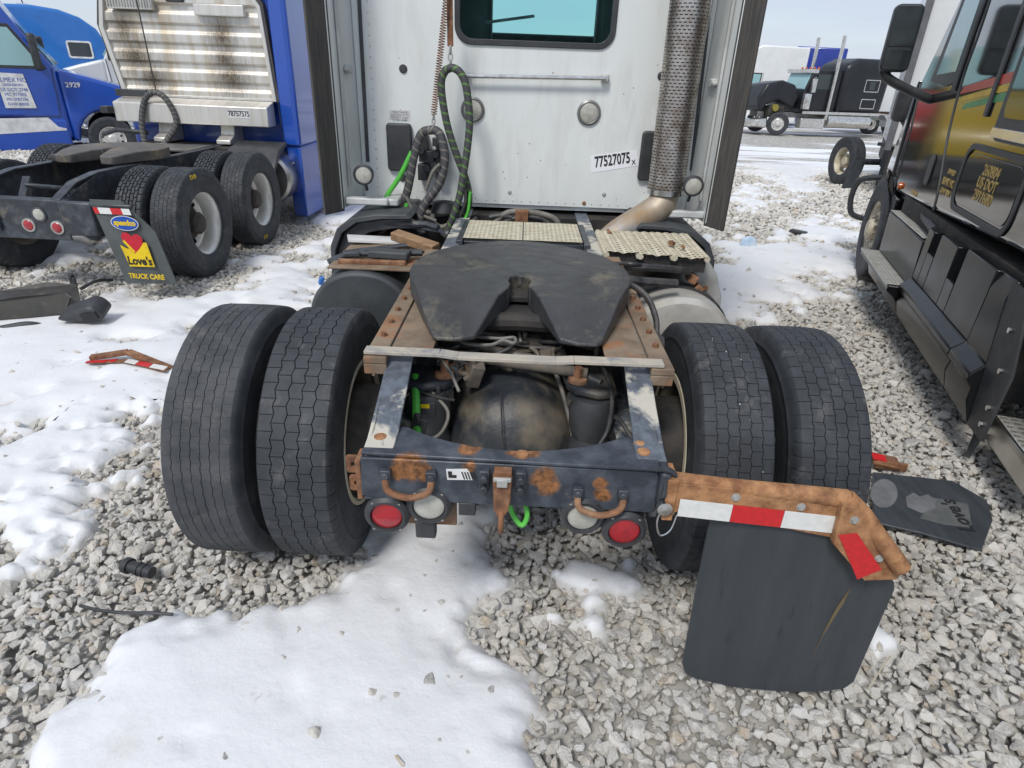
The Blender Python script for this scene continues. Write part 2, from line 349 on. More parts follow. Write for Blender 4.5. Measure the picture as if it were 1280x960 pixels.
def text(name, body, size, mat, parent, loc, rot=(math.pi/2, 0, 0), ext=.0006, sx=1., bold=0.):
    c = bpy.data.curves.new('t', 'FONT'); c.body = body; c.size = size; c.align_x = 'CENTER'; c.align_y = 'CENTER'; c.extrude = ext; c.offset = bold
    c.resolution_u = 3
    o = bpy.data.objects.new('t', c); COL.objects.link(o); bpy.context.view_layer.update()
    me = bpy.data.meshes.new_from_object(o.evaluated_get(bpy.context.evaluated_depsgraph_get()))
    bpy.data.objects.remove(o); bpy.data.curves.remove(c); me.name = name; me.materials.clear()
    q = mesh_obj(name, me, mat, parent); q.location = loc; q.rotation_euler = rot; q.scale = (sx, 1, 1); return q
def ell(cx, cz, rx, rz, n=28, a0=0, a1=360):
    return [(cx+rx*math.cos(math.radians(a0+(a1-a0)*k/n)), cz+rz*math.sin(math.radians(a0+(a1-a0)*k/n))) for k in range(n)]
def rrect(x0, x1, z0, z1, r, n=5):
    out = []
    for cx, cz, a in ((x1-r, z1-r, 0), (x0+r, z1-r, 90), (x0+r, z0+r, 180), (x1-r, z0+r, 270)):
        for k in range(n+1):
            t = math.radians(a+90*k/n); out.append((cx+r*math.cos(t), cz+r*math.sin(t)))
    return out
def ring_prism(mb, outer, inner, axis, a, b):
    n = len(outer)
    def P(q, t): return {'x': (t, q[0], q[1]), 'y': (q[0], t, q[1]), 'z': (q[0], q[1], t)}[axis]
    vs = [P(q, a) for q in outer]+[P(q, a) for q in inner]+[P(q, b) for q in outer]+[P(q, b) for q in inner]; fs = []
    for i in range(n):
        j = (i+1) % n
        fs += [(i, j, n+j, n+i), (2*n+i, 3*n+i, 3*n+j, 2*n+j), (i, 2*n+i, 2*n+j, j), (n+i, n+j, 3*n+j, 3*n+i)]
    return mb.add(vs, fs)
def hexbolt(mb, c, axis, r=.013, h=.012):
    c = Vector(c); d = Vector({'x': (1, 0, 0), 'y': (0, 1, 0), 'z': (0, 0, 1)}[axis[-1]])*(-1 if axis[0] == '-' else 1)
    return mb.tube([c, c+d*h], r, 6)

# ---------------------------------------------------------------- tyres and rims (axis along X)
def tyre_mesh(name, ribs=5, pitches=48, gw=.007, depth=.010, zig=.006, sipe=.06, sdepth=.008, R=.515, hw=.112, shoulder=True, seed=1):
    rnd = random.Random(seed)
    hw = .117; edges = np.linspace(-hw, hw, ribs+1); cols = []         # (x, zig factor, rib index or -1, base r, kind)
    side = [(.116, .292), (.121, .315), (.1225, .318), (.126, .318), (.128, .324), (.1295, .347), (.134, .39), (.1365, .425), (.1355, .444), (.1375, .447), (.1375, .452), (.135, .456), (.133, .472), (.129, .49), (.1235, .504)]
    for x, r in side: cols.append((-x, 0, -1, r))
    for i in range(ribs):
        a = edges[i]+(gw/2 if i else 0); b = edges[i+1]-(gw/2 if i < ribs-1 else 0)
        cols.append((a, 1 if i else 0, i, R)); cols.append(((a+b)/2, 0, i, R)); cols.append((b, 1 if i < ribs-1 else 0, i, R))
        if i < ribs-1:
            cols.append((edges[i+1]-gw*.3, 1, -2, R-depth)); cols.append((edges[i+1]+gw*.3, 1, -2, R-depth))
    for x, r in side[::-1]: cols.append((x, 0, -1, r))
    ph = [0, .012, .012+sipe, .024+sipe, .25, .5, .512, .512+sipe, .524+sipe, .76]
    V = []; rows = pitches*len(ph); nc = len(cols)
    jit = [rnd.uniform(-.0012, .0012) for _ in range(pitches*ribs)]
    for p in range(pitches):
        for k, t in enumerate(ph):
            th = 2*math.pi*(p+t)/pitches; z = zig*(abs(((t*1.0) % 1)-.5)*4-1)
            for (x, zf, rib, r) in cols:
                rr = r; xx = x+zf*z
                if rib >= 0:
                    rr -= .004*(x/hw)**4 + jit[p*ribs+rib]*.7
                    lowered = (k in (1, 2)) if rib % 2 == 0 else (k in (6, 7))
                    if lowered: rr -= sdepth
                elif rib == -1 and shoulder and r > .485 and k in ((1, 2) if x < 0 or ribs % 2 else (6, 7)): rr -= sdepth*.8
                V.append((xx, rr*math.cos(th), rr*math.sin(th)))
    F = []
    for i in range(rows):
        j = (i+1) % rows
        for c in range(nc-1): F.append((i*nc+c, i*nc+c+1, j*nc+c+1, j*nc+c))
    me = bpy.data.meshes.new(name); me.from_pydata(V, [], F); me.shade_smooth(); me.set_sharp_from_angle(angle=math.radians(38)); return me
TY = {'rib': tyre_mesh('tyre_rib', 7, 70, .0028, .004, .002, .03, .0012, shoulder=False, seed=2),
      'lug': tyre_mesh('tyre_lug', 5, 56, .0036, .008, .004, .03, .005, seed=3),
      'worn': tyre_mesh('tyre_worn', 6, 66, .0035, .006, .003, .035, .004, seed=4),
      'drive': tyre_mesh('tyre_drive', 7, 46, .011, .013, .004, .16, .013, seed=5),
      'far': tyre_mesh('tyre_far', 4, 20, .012, .01, .0, .12, .006, seed=6)}
def rim_mesh(name, dish, holes=10, seg=48):
    """dish < 0: disc set towards -X end; barrel from -.105 to .105"""
    m = MB()
    m.lathe([(.300, -.107), (.306, -.112), (.306, -.104), (.292, -.098), (.277, -.085), (.265, -.02), (.262, .02), (.277, .085), (.292, .098), (.306, .104), (.306, .112), (.300, .107),
             (.283, .1), (.262, .07), (.252, .0), (.262, -.07), (.283, -.1)], 'x', seg=seg, closed=True)
    # disc with hand holes: ring built of sectors, hub bore left open
    n = holes*6; d = dish; prof_r = [.258, .235, .185, .165, .105]; prof_x = [d*.55, d*.85, d, d, d*.97]
    o = len(m.v)
    for k in range(n):
        a = 2*math.pi*k/n
        for r, x in zip(prof_r, prof_x): m.v.append((x, r*math.cos(a), r*math.sin(a)))
    for k in range(n):
        k2 = (k+1) % n
        for i in range(4):
            if i == 1 and k % 6 in (0, 1): continue
            m.f.append((o+k*5+i, o+k2*5+i, o+k2*5+i+1, o+k*5+i+1))
    return m.mesh(name, 40)
RM = {'in': rim_mesh('rim_in', -.085), 'out': rim_mesh('rim_out', .085)}
hb = MB(); hb.lathe([(.001, .17), (.08, .165), (.105, .14), (.11, .06), (.16, .05), (.16, .03), (.001, .03)], 'x', seg=20)
HUB = hb.mesh('hub', 30)
nb = MB()
for k in range(10):
    a = 2*math.pi*k/10; nb.tube([(.085, .135*math.cos(a), .135*math.sin(a)), (.125, .135*math.cos(a), .135*math.sin(a))], .014, 6)
NUT = nb.mesh('lug_nuts', 30)
def wheel(parent, c, tyre, rim='rim_dirty', outward=1, dish='in', tmat='tyre', hub=None, rot=None, nuts=False, steer=0.):
    """wheel part (the rim) with its tyre as sub-part; outward = +1/-1 along local X, dish 'in' = disc deep inside"""
    me = RM['in' if dish == 'in' else 'out']; me = me.copy(); me.materials.clear()
    w = mesh_obj('wheel', me, rim, parent); w.location = c
    w.rotation_euler = (rot if rot is not None else random.uniform(0, 6.28), 0, (math.pi if outward < 0 else 0)+steer)
    key = tyre+'|'+tmat
    if key not in TYM: q = TY[tyre].copy(); q.materials.append(MT[tmat]); TYM[key] = q
    t = mesh_obj('tyre', TYM[key], None, w)
    if hub:
        if 'hub|'+hub not in TYM: q = HUB.copy(); q.materials.append(MT[hub]); TYM['hub|'+hub] = q
        h = mesh_obj('hub', TYM['hub|'+hub], None, w); h.location.x = -.09 if dish == 'in' else .0
    if nuts:
        if 'nut' not in TYM: q = NUT.copy(); q.materials.append(MT['bright_steel']); TYM['nut'] = q
        h = mesh_obj('lug_nuts', TYM['nut'], None, w)
    return w
TYM = {}
random.seed(11)
# ---------------------------------------------------------------- ground, snow, gravel
def vnoise(x, y, seed=0):
    xi = np.floor(x).astype(np.int64); yi = np.floor(y).astype(np.int64); fx = x-xi; fy = y-yi
    def h(a, b):
        n = (a*374761393+b*668265263+seed*982451653) & 0x7fffffff; n = ((n ^ (n >> 13))*1274126177) & 0x7fffffff
        return ((n ^ (n >> 16)) & 0xffff)/65535.
    u = fx*fx*(3-2*fx); v = fy*fy*(3-2*fy)
    return (h(xi, yi)*(1-u)+h(xi+1, yi)*u)*(1-v)+(h(xi, yi+1)*(1-u)+h(xi+1, yi+1)*u)*v
def fbm(x, y, o=4, seed=0):
    s = 0; a = .5; t = 0
    for i in range(o): s = s+a*vnoise(x*2**i, y*2**i, seed+i); t += a; a *= .5
    return s/t
def gzv(y): return -.0125*np.maximum(0, y-1.)
def sdf(poly, x, y):
    d = np.full(x.shape, 1e9); ins = np.zeros(x.shape, bool); n = len(poly)
    for i in range(n):
        ax, ay = poly[i]; bx_, by_ = poly[(i+1) % n]; ex, ey = bx_-ax, by_-ay
        t = np.clip(((x-ax)*ex+(y-ay)*ey)/(ex*ex+ey*ey+1e-12), 0, 1)
        d = np.minimum(d, (x-ax-t*ex)**2+(y-ay-t*ey)**2)
        if by_ != ay:
            c = ((ay > y) != (by_ > y)) & (x < (bx_-ax)*(y-ay)/(by_-ay)+ax); ins ^= c
    d = np.sqrt(d); return np.where(ins, d, -d)
def gp(pts):                                     # outline of a snow patch on the ground
    out = []
    for q in pts:
        p = at(q[0], q[1], 'z', -.02); p = at(q[0], q[1], 'z', gz(p.x, p.y)); out.append((p.x, p.y))
    return out
NEAR = [gp([(40, 960), (110, 850), (165, 805), (260, 775), (330, 752), (425, 737), (458, 715), (446, 690), (448, 640), (470, 590), (600, 575), (625, 620), (600, 690),
            (650, 722), (652, 745), (600, 772), (588, 795), (618, 818), (672, 858), (668, 890), (640, 930), (668, 975), (660, 1100), (0, 1100)]),
        gp([(706, 727), (740, 702), (790, 697), (824, 735), (792, 752), (752, 768), (760, 790), (737, 806), (718, 786), (655, 772), (660, 757), (722, 766)]),
        gp([(1087, 780), (1108, 785), (1122, 815), (1097, 822)])]
LEFT = [gp([(-260, 720), (0, 615), (60, 590), (130, 560), (180, 520), (205, 480), (150, 445), (230, 425), (265, 392), (300, 383), (398, 392), (420, 330), (440, 295), (520, 250), (470, 215),
            (418, 262), (380, 275), (345, 300), (310, 330), (240, 352), (150, 360), (100, 345), (60, 335), (0, 345), (-400, 380)]),
        gp([(60, 320), (140, 325), (130, 295), (70, 290)]), gp([(-300, 300), (30, 308), (40, 290), (-300, 270)])]
RIGHT = [gp([(860, 330), (925, 300), (960, 300), (990, 268), (1062, 280), (1066, 330), (1045, 350), (1055, 372), (1000, 360), (975, 372), (940, 365), (930, 400), (890, 420), (850, 400)]),
         gp([(925, 232), (950, 230), (968, 250), (940, 262), (922, 255)]), gp([(975, 225), (1000, 222), (1010, 238), (985, 242)]),
         gp([(930, 200), (960, 197), (1035, 202), (1040, 222), (985, 226), (935, 214)])]
TREAD = [(-.93-.165, 0), (-.93+.165, 0), (.93-.165, 0), (.93+.165, 0)]
def snow_h(x, y):
    n = fbm(x*4, y*4, 4, 3)-.5; n2 = fbm(x*1.3, y*1.3, 3, 9)-.5; n3 = fbm(x*11, y*11, 3, 21)-.5
    h = np.full(x.shape, -.06)
    def put(s, H, w):
        t = np.clip(s/w, -1, 1); return np.where(t > 0, H*(1-(1-t)**3), .14*t)
    for i, P in enumerate(NEAR): h = np.maximum(h, put(sdf(P, x, y)+n*.22+n3*.16, (.06, .045, .035)[i], (.17, .1, .06)[i]))
    for P in LEFT: h = np.maximum(h, put(sdf(P, x, y)*.6+n*1.15+n2*1.35+.06+n3*.75, .06, .45))
    for P in RIGHT: h = np.maximum(h, put(sdf(P, x, y)*.7+n*.8+n2*1.0+.02+n3*.7, .06, .4))
    pit = np.clip((fbm(x*6.5, y*6.5, 2, 41)-.6)*5, 0, 1); h = h+np.where(h > 0, n2*.045+n*.016+n3*.005-pit*.01, 0)
    for cx, cy, ra, rb in ((-3.25, 3.55, .5, .55), (-3.2, 4.9, .45, .5), (-4.2, 3.4, .5, .6), (-2.95, 5.7, .5, .4), (-5.4, 3.4, .6, .5)):
        d = np.hypot((x-cx)/ra, (y-cy)/rb)+n*1.2; h = np.minimum(h, -.03+np.clip(d-1, 0, 5)*.14)
    for cx, cy in TREAD:
        d = np.hypot((x-cx)/.22, (y-cy)/.3); h = np.minimum(h, .02+np.clip(d-1, 0, 5)*.1)
    return h
def snow_obj(name, x0, x1, y0, y1, st):
    xs = np.arange(x0, x1+st/2, st); ys = np.arange(y0, y1+st/2, st); X, Y = np.meshgrid(xs, ys)
    H = snow_h(X, Y); Z = H+gzv(Y); ny, nx = X.shape
    keep = H > -.045; idx = np.arange(ny*nx).reshape(ny, nx)
    k = keep[:-1, :-1] | keep[1:, :-1] | keep[:-1, 1:] | keep[1:, 1:]
    q = np.stack([idx[:-1, :-1], idx[:-1, 1:], idx[1:, 1:], idx[1:, :-1]], -1)[k]
    used = np.unique(q); mp_ = np.full(ny*nx, -1); mp_[used] = np.arange(len(used))
    me = bpy.data.meshes.new(name); V = np.stack([X, Y, Z], -1).reshape(-1, 3)[used]
    me.from_pydata(V.tolist(), [], mp_[q].tolist()); me.shade_smooth()
    a_ = me.attributes.new('thick', 'FLOAT', 'POINT'); a_.data.foreach_set('value', H.reshape(-1)[used].astype(np.float32))
    return mesh_obj(name, me, 'snow')
tag(snow_obj('snow', -2.6, 2.6, -2.0, 1.0, .02), kind='structure')
tag(snow_obj('snow', -13, -1., 1.0, 12, .05), kind='structure')
tag(snow_obj('snow', -8, -2.6, -2., 1., .05), kind='structure')
tag(snow_obj('snow', -1., 12, 1.0, 16, .055), kind='structure')

gm = MB(); ys = [-6, 1, 12, 40, 120, 500, 1500]; xs = [-1500, -300, -60, -15, 0, 15, 60, 300, 1500]
vs = [(x, y, gz(x, y)*(1 if y < 60 else 0)-(.05 if y < 60 else .8)) for y in ys for x in xs]; nx = len(xs)
gm.add(vs, [(j*nx+i, j*nx+i+1, (j+1)*nx+i+1, (j+1)*nx+i) for j in range(len(ys)-1) for i in range(nx-1)])
tag(gm.build('ground', 'ground', ang=0), kind='structure')

def snow_at(x, y): return float(snow_h(np.array([x]), np.array([y]))[0])
def gravel():
    rng = np.random.default_rng(5); T = 14; V = []; F = []; tid = []
    for k in range(T):
        r_ = random.Random(100+k); bm = bmesh.new()
        for i in range(13):
            d = Vector((r_.gauss(0, 1), r_.gauss(0, 1), r_.gauss(0, 1))).normalized()*r_.uniform(.42, .5)
            bm.verts.new((d.x*r_.uniform(.95, 1.2), d.y*.85, d.z*.66))
        h = bmesh.ops.convex_hull(bm, input=bm.verts)
        bmesh.ops.delete(bm, geom=[v for v in bm.verts if not v.link_faces], context='VERTS')
        bmesh.ops.bevel(bm, geom=list(bm.edges), offset=.075, segments=1, affect='EDGES', clamp_overlap=True)
        bmesh.ops.triangulate(bm, faces=bm.faces); bm.verts.index_update(); o = len(V)
        V += [tuple(v.co) for v in bm.verts]; tid += [k+1]*len(bm.verts); F += [tuple(v.index+o for v in f.verts) for f in bm.faces]; bm.free()
    def scatter(y0, y1, st, smin, smax, big):
        ys = np.arange(y0, y1, st); P = []
        for y in ys:
            w = 2.7+1.02*(y+1.6); xs = np.arange(-w, w, st); P.append(np.stack([xs, np.full(len(xs), y)], -1))
        P = np.concatenate(P); P += rng.uniform(-st*.55, st*.55, P.shape); n = len(P)
        s = smin+(smax-smin)*rng.random(n)**1.5; s[rng.random(n) < big] *= 1.45
        z = gzv(P[:, 1])-.02+rng.uniform(-.012, .012, n)+s*.14; h = snow_h(P[:, 0], P[:, 1])
        k = (h < .035) & ~((h > .0) & (rng.random(n) < .25)); up = (h >= .035) & (rng.random(n) < .05*np.exp(-(h-.035)/.02)); z[up] = (gzv(P[:, 1])+h-s*.12)[up]; k = k | up; return P[k], s[k], z[k]
    A = [scatter(-1.7, 3.2, .0375, .033, .074, .06), scatter(-1.7, 2.6, .034, .022, .045, .0), scatter(3.2, 7, .05, .05, .085, .04), scatter(7, 15, .085, .08, .13, .02)]
    P = np.concatenate([a[0] for a in A]); S = np.concatenate([a[1] for a in A]); Z = np.concatenate([a[2] for a in A]); n = len(P)
    t0 = len(V); me = bpy.data.meshes.new('gravel'); VV = V+np.column_stack([P, Z]).tolist()
    me.from_pydata(VV, [], F)
    tot = len(VV); full = lambda a, d: np.concatenate([d, a])
    a = me.attributes.new('tmpl', 'INT', 'POINT'); a.data.foreach_set('value', np.concatenate([np.array(tid), np.zeros(n)]).astype(np.int32))
    ro = np.zeros((tot, 3)); ro[t0:, 0] = rng.normal(0, .35, n); ro[t0:, 1] = rng.normal(0, .35, n); ro[t0:, 2] = rng.uniform(0, 6.28, n)
    a = me.attributes.new('rot', 'FLOAT_VECTOR', 'POINT'); a.data.foreach_set('vector', ro.astype(np.float32).ravel())
    sc = np.ones((tot, 3)); sc[t0:] = S[:, None]*rng.uniform(.8, 1.25, (n, 3))
    a = me.attributes.new('scl', 'FLOAT_VECTOR', 'POINT'); a.data.foreach_set('vector', sc.astype(np.float32).ravel())
    ix = np.zeros(tot); ix[t0:] = rng.integers(0, T, n)
    a = me.attributes.new('pick', 'INT', 'POINT'); a.data.foreach_set('value', ix.astype(np.int32))
    o = mesh_obj('gravel', me, 'stone'); tag(o, 'loose light grey crushed limestone gravel covering the yard', 'gravel', kind='stuff')
    ng = bpy.data.node_groups.new('gravel_scatter', 'GeometryNodeTree')
    ng.interface.new_socket('Geometry', in_out='INPUT', socket_type='NodeSocketGeometry'); ng.interface.new_socket('Geometry', in_out='OUTPUT', socket_type='NodeSocketGeometry')
    Nn = ng.nodes; Ll = ng.links; gi = Nn.new('NodeGroupInput'); go = Nn.new('NodeGroupOutput')
    def named(nm, ty):
        q = Nn.new('GeometryNodeInputNamedAttribute'); q.data_type = ty; q.inputs['Name'].default_value = nm; return q.outputs['Attribute']
    def sep(val):
        c = Nn.new('FunctionNodeCompare'); c.data_type = 'INT'; c.operation = 'EQUAL'
        ins = [i for i in c.inputs if i.type == 'INT']; Ll.new(named('tmpl', 'INT'), ins[0]); ins[1].default_value = val
        s = Nn.new('GeometryNodeSeparateGeometry'); s.domain = 'POINT'; Ll.new(gi.outputs[0], s.inputs[0]); Ll.new(c.outputs[0], s.inputs['Selection']); return s.outputs[0]
    j = Nn.new('GeometryNodeJoinGeometry')
    for k in range(T):
        g = Nn.new('GeometryNodeGeometryToInstance'); Ll.new(sep(k+1), g.inputs[0]); Ll.new(g.outputs[0], j.inputs[0])
    ip = Nn.new('GeometryNodeInstanceOnPoints'); Ll.new(sep(0), ip.inputs['Points']); Ll.new(j.outputs[0], ip.inputs['Instance'])
    ip.inputs['Pick Instance'].default_value = True; Ll.new(named('pick', 'INT'), ip.inputs['Instance Index'])
    e = Nn.new('FunctionNodeEulerToRotation'); Ll.new(named('rot', 'FLOAT_VECTOR'), e.inputs[0]); Ll.new(e.outputs[0], ip.inputs['Rotation'])
    Ll.new(named('scl', 'FLOAT_VECTOR'), ip.inputs['Scale']); Ll.new(ip.outputs[0], go.inputs[0])
    md = o.modifiers.new('scatter', 'NODES'); md.node_group = ng
    print('gravel stones', n)
gravel()
# ---------------------------------------------------------------- the white tractor seen from behind
WT = thing('tractor_unit', 'white sleeper tractor unit seen from behind, fifth wheel and single rear axle nearest the camera', 'truck')
CW = 2.1                                          # rear wall of the cab
for x, s, ty, tm, d in ((-1.095, -1, 'rib', 'tyre_dusty', 'out'), (-.765, 1, 'lug', 'tyre', 'in'), (.765, -1, 'worn', 'tyre', 'in'), (1.095, 1, 'worn', 'tyre', 'out')):
    wheel(WT, (x, 0, .505), ty, 'rim_cream' if d == 'out' else 'rim_dirty', s, 'in', tm, hub=None)
for x in (-1.02, 1.02): wheel(WT, (x, 5.2, .46), 'far', 'rim_alu', 1 if x > 0 else -1, 'out', 'tyre')
# bright flange rings of the inner rims
for x in (-.765+.121, .765-.121, -1.095+.118):
    m = MB(); m.lathe([(.282, x-.006), (.309, x-.006), (.312, x), (.309, x+.006), (.296, x+.006)], 'x', (0, 0, .505), 64, True); m.build('rim_flange', 'rim_cream', WT)
for s in (-1, 1):
    m = MB(); m.lathe([(.001, s*.5), (.16, s*.5), (.175, s*.52), (.2, s*.56), (.205, s*.72), (.14, s*.8), (.1, s*1.0), (.001, s*1.0)], 'x', (0, 0, .505), 32); m.build('brake_drum', 'hub_dark', WT)
# axle with its bowl
m = MB(); m.tube([(-.62, 0, .505), (-.4, 0, .51), (-.26, -.02, .55), (-.1, -.03, .6), (.1, -.03, .6), (.24, -.02, .55), (.4, 0, .51), (.62, 0, .505)], lambda t: .075+.12*math.exp(-((t-.5)/.17)**2), 20)
ax = m.build('axle_housing', 'muddy_iron', WT, ang=60)
m = MB(); pr_ = [(.275, .06), (.285, .05), (.285, .0), (.272, -.015), (.262, -.03), (.258, -.06), (.245, -.12), (.22, -.18), (.17, -.235), (.1, -.27), (.001, -.285)]
m.lathe(pr_, 'y', (-.02, 0, 0), 48)
dm = m.build('axle_bowl', 'muddy_iron', ax, ang=50); dm.location = (0, -.1, .6); dm.rotation_euler = (math.radians(-14), 0, 0)
m = MB(); m.tube(cr([(-.06, -.27, .86), (-.05, -.36, .78), (-.035, -.43, .6), (-.03, -.43, .5)]), .003, 5); m.build('vent_hose', 'hose_black', ax)
m = MB(); m.cyl((-.36, -.12, .945), (.25, -.225, .925), .02, 12); m.cyl((-.3, .12, .93), (.35, .06, .93), .022, 10); m.each('torque_rod', 'dusty_iron', WT)
m = MB(); m.cyl((.12, .2, .85), (.26, -.16, .62), .014, 8); m.cyl((.2, .2, .85), (.3, -.1, .6), .012, 8); m.each('linkage', 'muddy_iron', WT)
# frame rails: level, then dropping to the tail
def rail(s):
    m = MB(); o, i = s*.437, s*.352
    top = [(4.6, 1.03), (-.36, 1.03), (-.655, .915), (-.74, .905)]
    m.prism([(y, z) for y, z in top]+[(y, z-.012) for y, z in top[::-1]], 'x', min(o, i), max(o, i))
    m.prism([(4.6, 1.02), (-.36, 1.02), (-.74, .895), (-.74, .77), (-.36, .76), (4.6, .76)], 'x', min(o, o-s*.012), max(o, o-s*.012))
    m.prism([(4.6, .765), (-.74, .765), (-.74, .753), (4.6, .753)], 'x', min(o, i), max(o, i))
    return m.build('frame_rail', 'worn_rail', WT, .003)
rail(-1); rail(1)
# tail crossmember: top plate with a scooped inner edge, front plate, ends
tx = lambda x: x-.015
inner = [(-.43, -.6), (-.33, -.615)]+[(-.33+.66*k/16, -.615-.105*math.sin(math.pi*k/16)**.8) for k in range(1, 16)]+[(.33, -.615), (.42, -.63)]
MT['crossmember_paint'] = pm('crossmember_paint', (.03, .037, .05), .38, c2=(.1, .115, .14), sc=13, lo=.42, hi=.75, bump=.3, bsc=60,
   dirt=(.2, .18, .15), dsc=9, dlo=.64, dhi=.78,
   spots=[(-.3, -.77, .865, .055), (-.335, -.77, .85, .035), (-.262, -.77, .85, .035), (.085, -.77, .85, .045), (.1, -.77, .82, .04), (-.135, -.72, .905, .045), (-.13, -.77, .875, .025), (.0, -.73, .905, .035),
          (.05, -.735, .905, .03), (.25, -.77, .84, .025), (.26, -.77, .8, .03), (-.43, -.7, .88, .025)], spotc=(.22, .095, .035), spot_hi=.4)
m = MB(); m.prism(inner+[(.41, -.785), (-.44, -.765)], 'z', .893, .905)
xm = m.build('tail_crossmember', 'crossmember_paint', WT, .004)
m = MB(); m.prism([(-.44, .893), (-.445, .762), (-.4, .75), (.4, .742), (.418, .75), (.41, .888)], 'y', -.775, -.762); m.bx(-.44, .41, -.77, -.66, .742, .752)
m.build('face_plate', 'crossmember_paint', xm, .004)
m = MB()
for x, y in ((-.395, -.64), (-.4, -.685), (.37, -.66), (.375, -.705), (.02, -.745)): m.lathe([(.02, .905), (.019, .912), (.012, .915), (.001, .916)], 'z', (x, y, 0), 12)
m.each('bolt', 'rust_orange', xm)
# tow rings
for cx, cz, mt in ((-.302, .825, 'rust'), (.25, .792, 'rust')):
    m = MB(); m.tube(cr([(cx-.065, -.775, cz+.02), (cx-.066, -.795, cz+.01), (cx-.055, -.802, cz-.025), (cx, -.806, cz-.042), (cx+.055, -.802, cz-.025), (cx+.066, -.795, cz+.01), (cx+.065, -.775, cz+.02)]), .0098, 10)
    r_ = m.build('tow_ring', mt, WT)
    m = MB()
    for s in (-1, 1): m.box((cx+s*.065, -.785, cz+.022), (.03, .022, .034)); m.cyl((cx+s*.065, -.776, cz+.022), (cx+s*.065, -.803, cz+.022), .012, 8)
    m.each('ring_socket', 'frame_black', r_, .003)
# centre hook
m = MB(); m.box((-.032, -.79, .83), (.05, .03, .11)); m.prism([(-.06, .87), (-.005, .87), (-.012, .76), (-.025, .735), (-.045, .735), (-.055, .76)], 'y', -.815, -.785)
m.tube(cr([(-.033, -.80, .76), (-.033, -.825, .73), (-.033, -.82, .69), (-.033, -.80, .675)]), .009, 8)
hk = m.build('hitch_hook', 'rust', WT, .005)
m = MB(); m.bx(-.058, -.008, -.822, -.812, .862, .874); m.bx(-.048, -.018, -.824, -.814, .845, .87)
m.build('latch', 'grey_bracket', hk, .002)
for s in (-1, 1):
    m = MB(); m.box((-.033+s*.052, -.785, .845), (.03, .03, .07)); m.cyl((-.033+s*.052, -.79, .86), (-.033+s*.052, -.815, .86), .012, 8); m.cyl((-.033+s*.052, -.79, .825), (-.033+s*.052, -.815, .825), .012, 8)
    m.build('hook_bracket', 'frame_black', hk, .004)
m = MB(); m.prism([(-.195, .868), (-.135, .872), (-.125, .858), (-.118, .835), (-.192, .832)], 'y', -.7785, -.776); lb = m.build('label_plate', 'print_white', WT)
m = MB(); m.prism([(-.19, .862), (-.178, .862), (-.178, .85), (-.165, .85), (-.165, .84), (-.188, .84)], 'y', -.7795, -.7786)
for k in range(5): m.prism([(-.152+k*.008, .862), (-.148+k*.008, .862), (-.14+k*.008, .837), (-.144+k*.008, .837)], 'y', -.7795, -.7786)
m.build('label_print', 'print_black', lb)
# left stub bracket with holes
m = MB(); ring_prism(m, rrect(-.5, -.45, .80, .86, .008, 2), rrect(-.485, -.463, .822, .838, .004, 2), 'y', -.72, -.71); ring_prism(m, rrect(-.495, -.45, .735, .79, .008, 2), rrect(-.48, -.462, .755, .77, .004, 2), 'y', -.72, -.71)
m.bx(-.462, -.446, -.76, -.69, .735, .87); m.build('stub_bracket', 'rust', WT, .002)
# lamps under the crossmember
def tail_lamp(cx, cz, lens, name):
    m = MB(); m.lathe([(.001, 0), (.06, 0), (.068, -.006), (.068, -.02), (.056, -.033), (.049, -.033), (.047, -.02), (.001, -.02)], 'y', (cx, -.752, cz), 32); b = m.build(name, 'black_plastic', WT)
    m = MB(); m.lathe([(.047, -.021), (.045, -.025), (.03, -.029), (.001, -.03)], 'y', (cx, -.752, cz), 28); m.build('lens', lens, b)
    m = MB()
    for a in (50, 130, 230, 310): hexbolt(m, (cx+.061*math.cos(math.radians(a)), -.776, cz+.061*math.sin(math.radians(a))), '-y', .0045, .005)
    m.each('screw', 'bright_steel', b)
tail_lamp(-.375, .69, 'lens_red', 'tail_lamp'); tail_lamp(-.248, .732, 'lens_white', 'reversing_lamp')
tail_lamp(.208, .718, 'lens_white', 'reversing_lamp'); tail_lamp(.336, .672, 'lens_red', 'tail_lamp')
m = MB(); m.bx(-.37, -.17, -.735, -.725, .63, .75); m.build('lamp_plate', 'weathered_plate', WT, .003)
m = MB(); m.bx(.15, .4, -.735, -.725, .65, .74); m.build('lamp_plate', 'frame_black', WT, .003)
m = MB(); m.box((-.262, -.752, .635), (.062, .035, .065)); m.box((-.262, -.755, .672), (.07, .03, .014)); m.build('socket_box', 'black_plastic', WT, .006)
m = MB(); m.box((-.135, -.75, .725), (.05, .05, .045)); m.cyl((-.11, -.76, .735), (-.04, -.74, .76), .007, 6); m.build('lamp_plug', 'black_plastic', WT, .006)
m = MB(); m.tube(cr([(-.02, -.72, .76), (0, -.74, .69), (.03, -.755, .66), (.045, -.74, .69), (.03, -.72, .73)]), .008, 8); m.build('air_hose', 'hose_green', WT)
m = MB(); m.tube(cr([(-.09, -.7, .74), (-.03, -.73, .68), (.0, -.75, .655), (.03, -.75, .65)]), .004, 6); m.build('loose_wire', 'hose_black', WT)
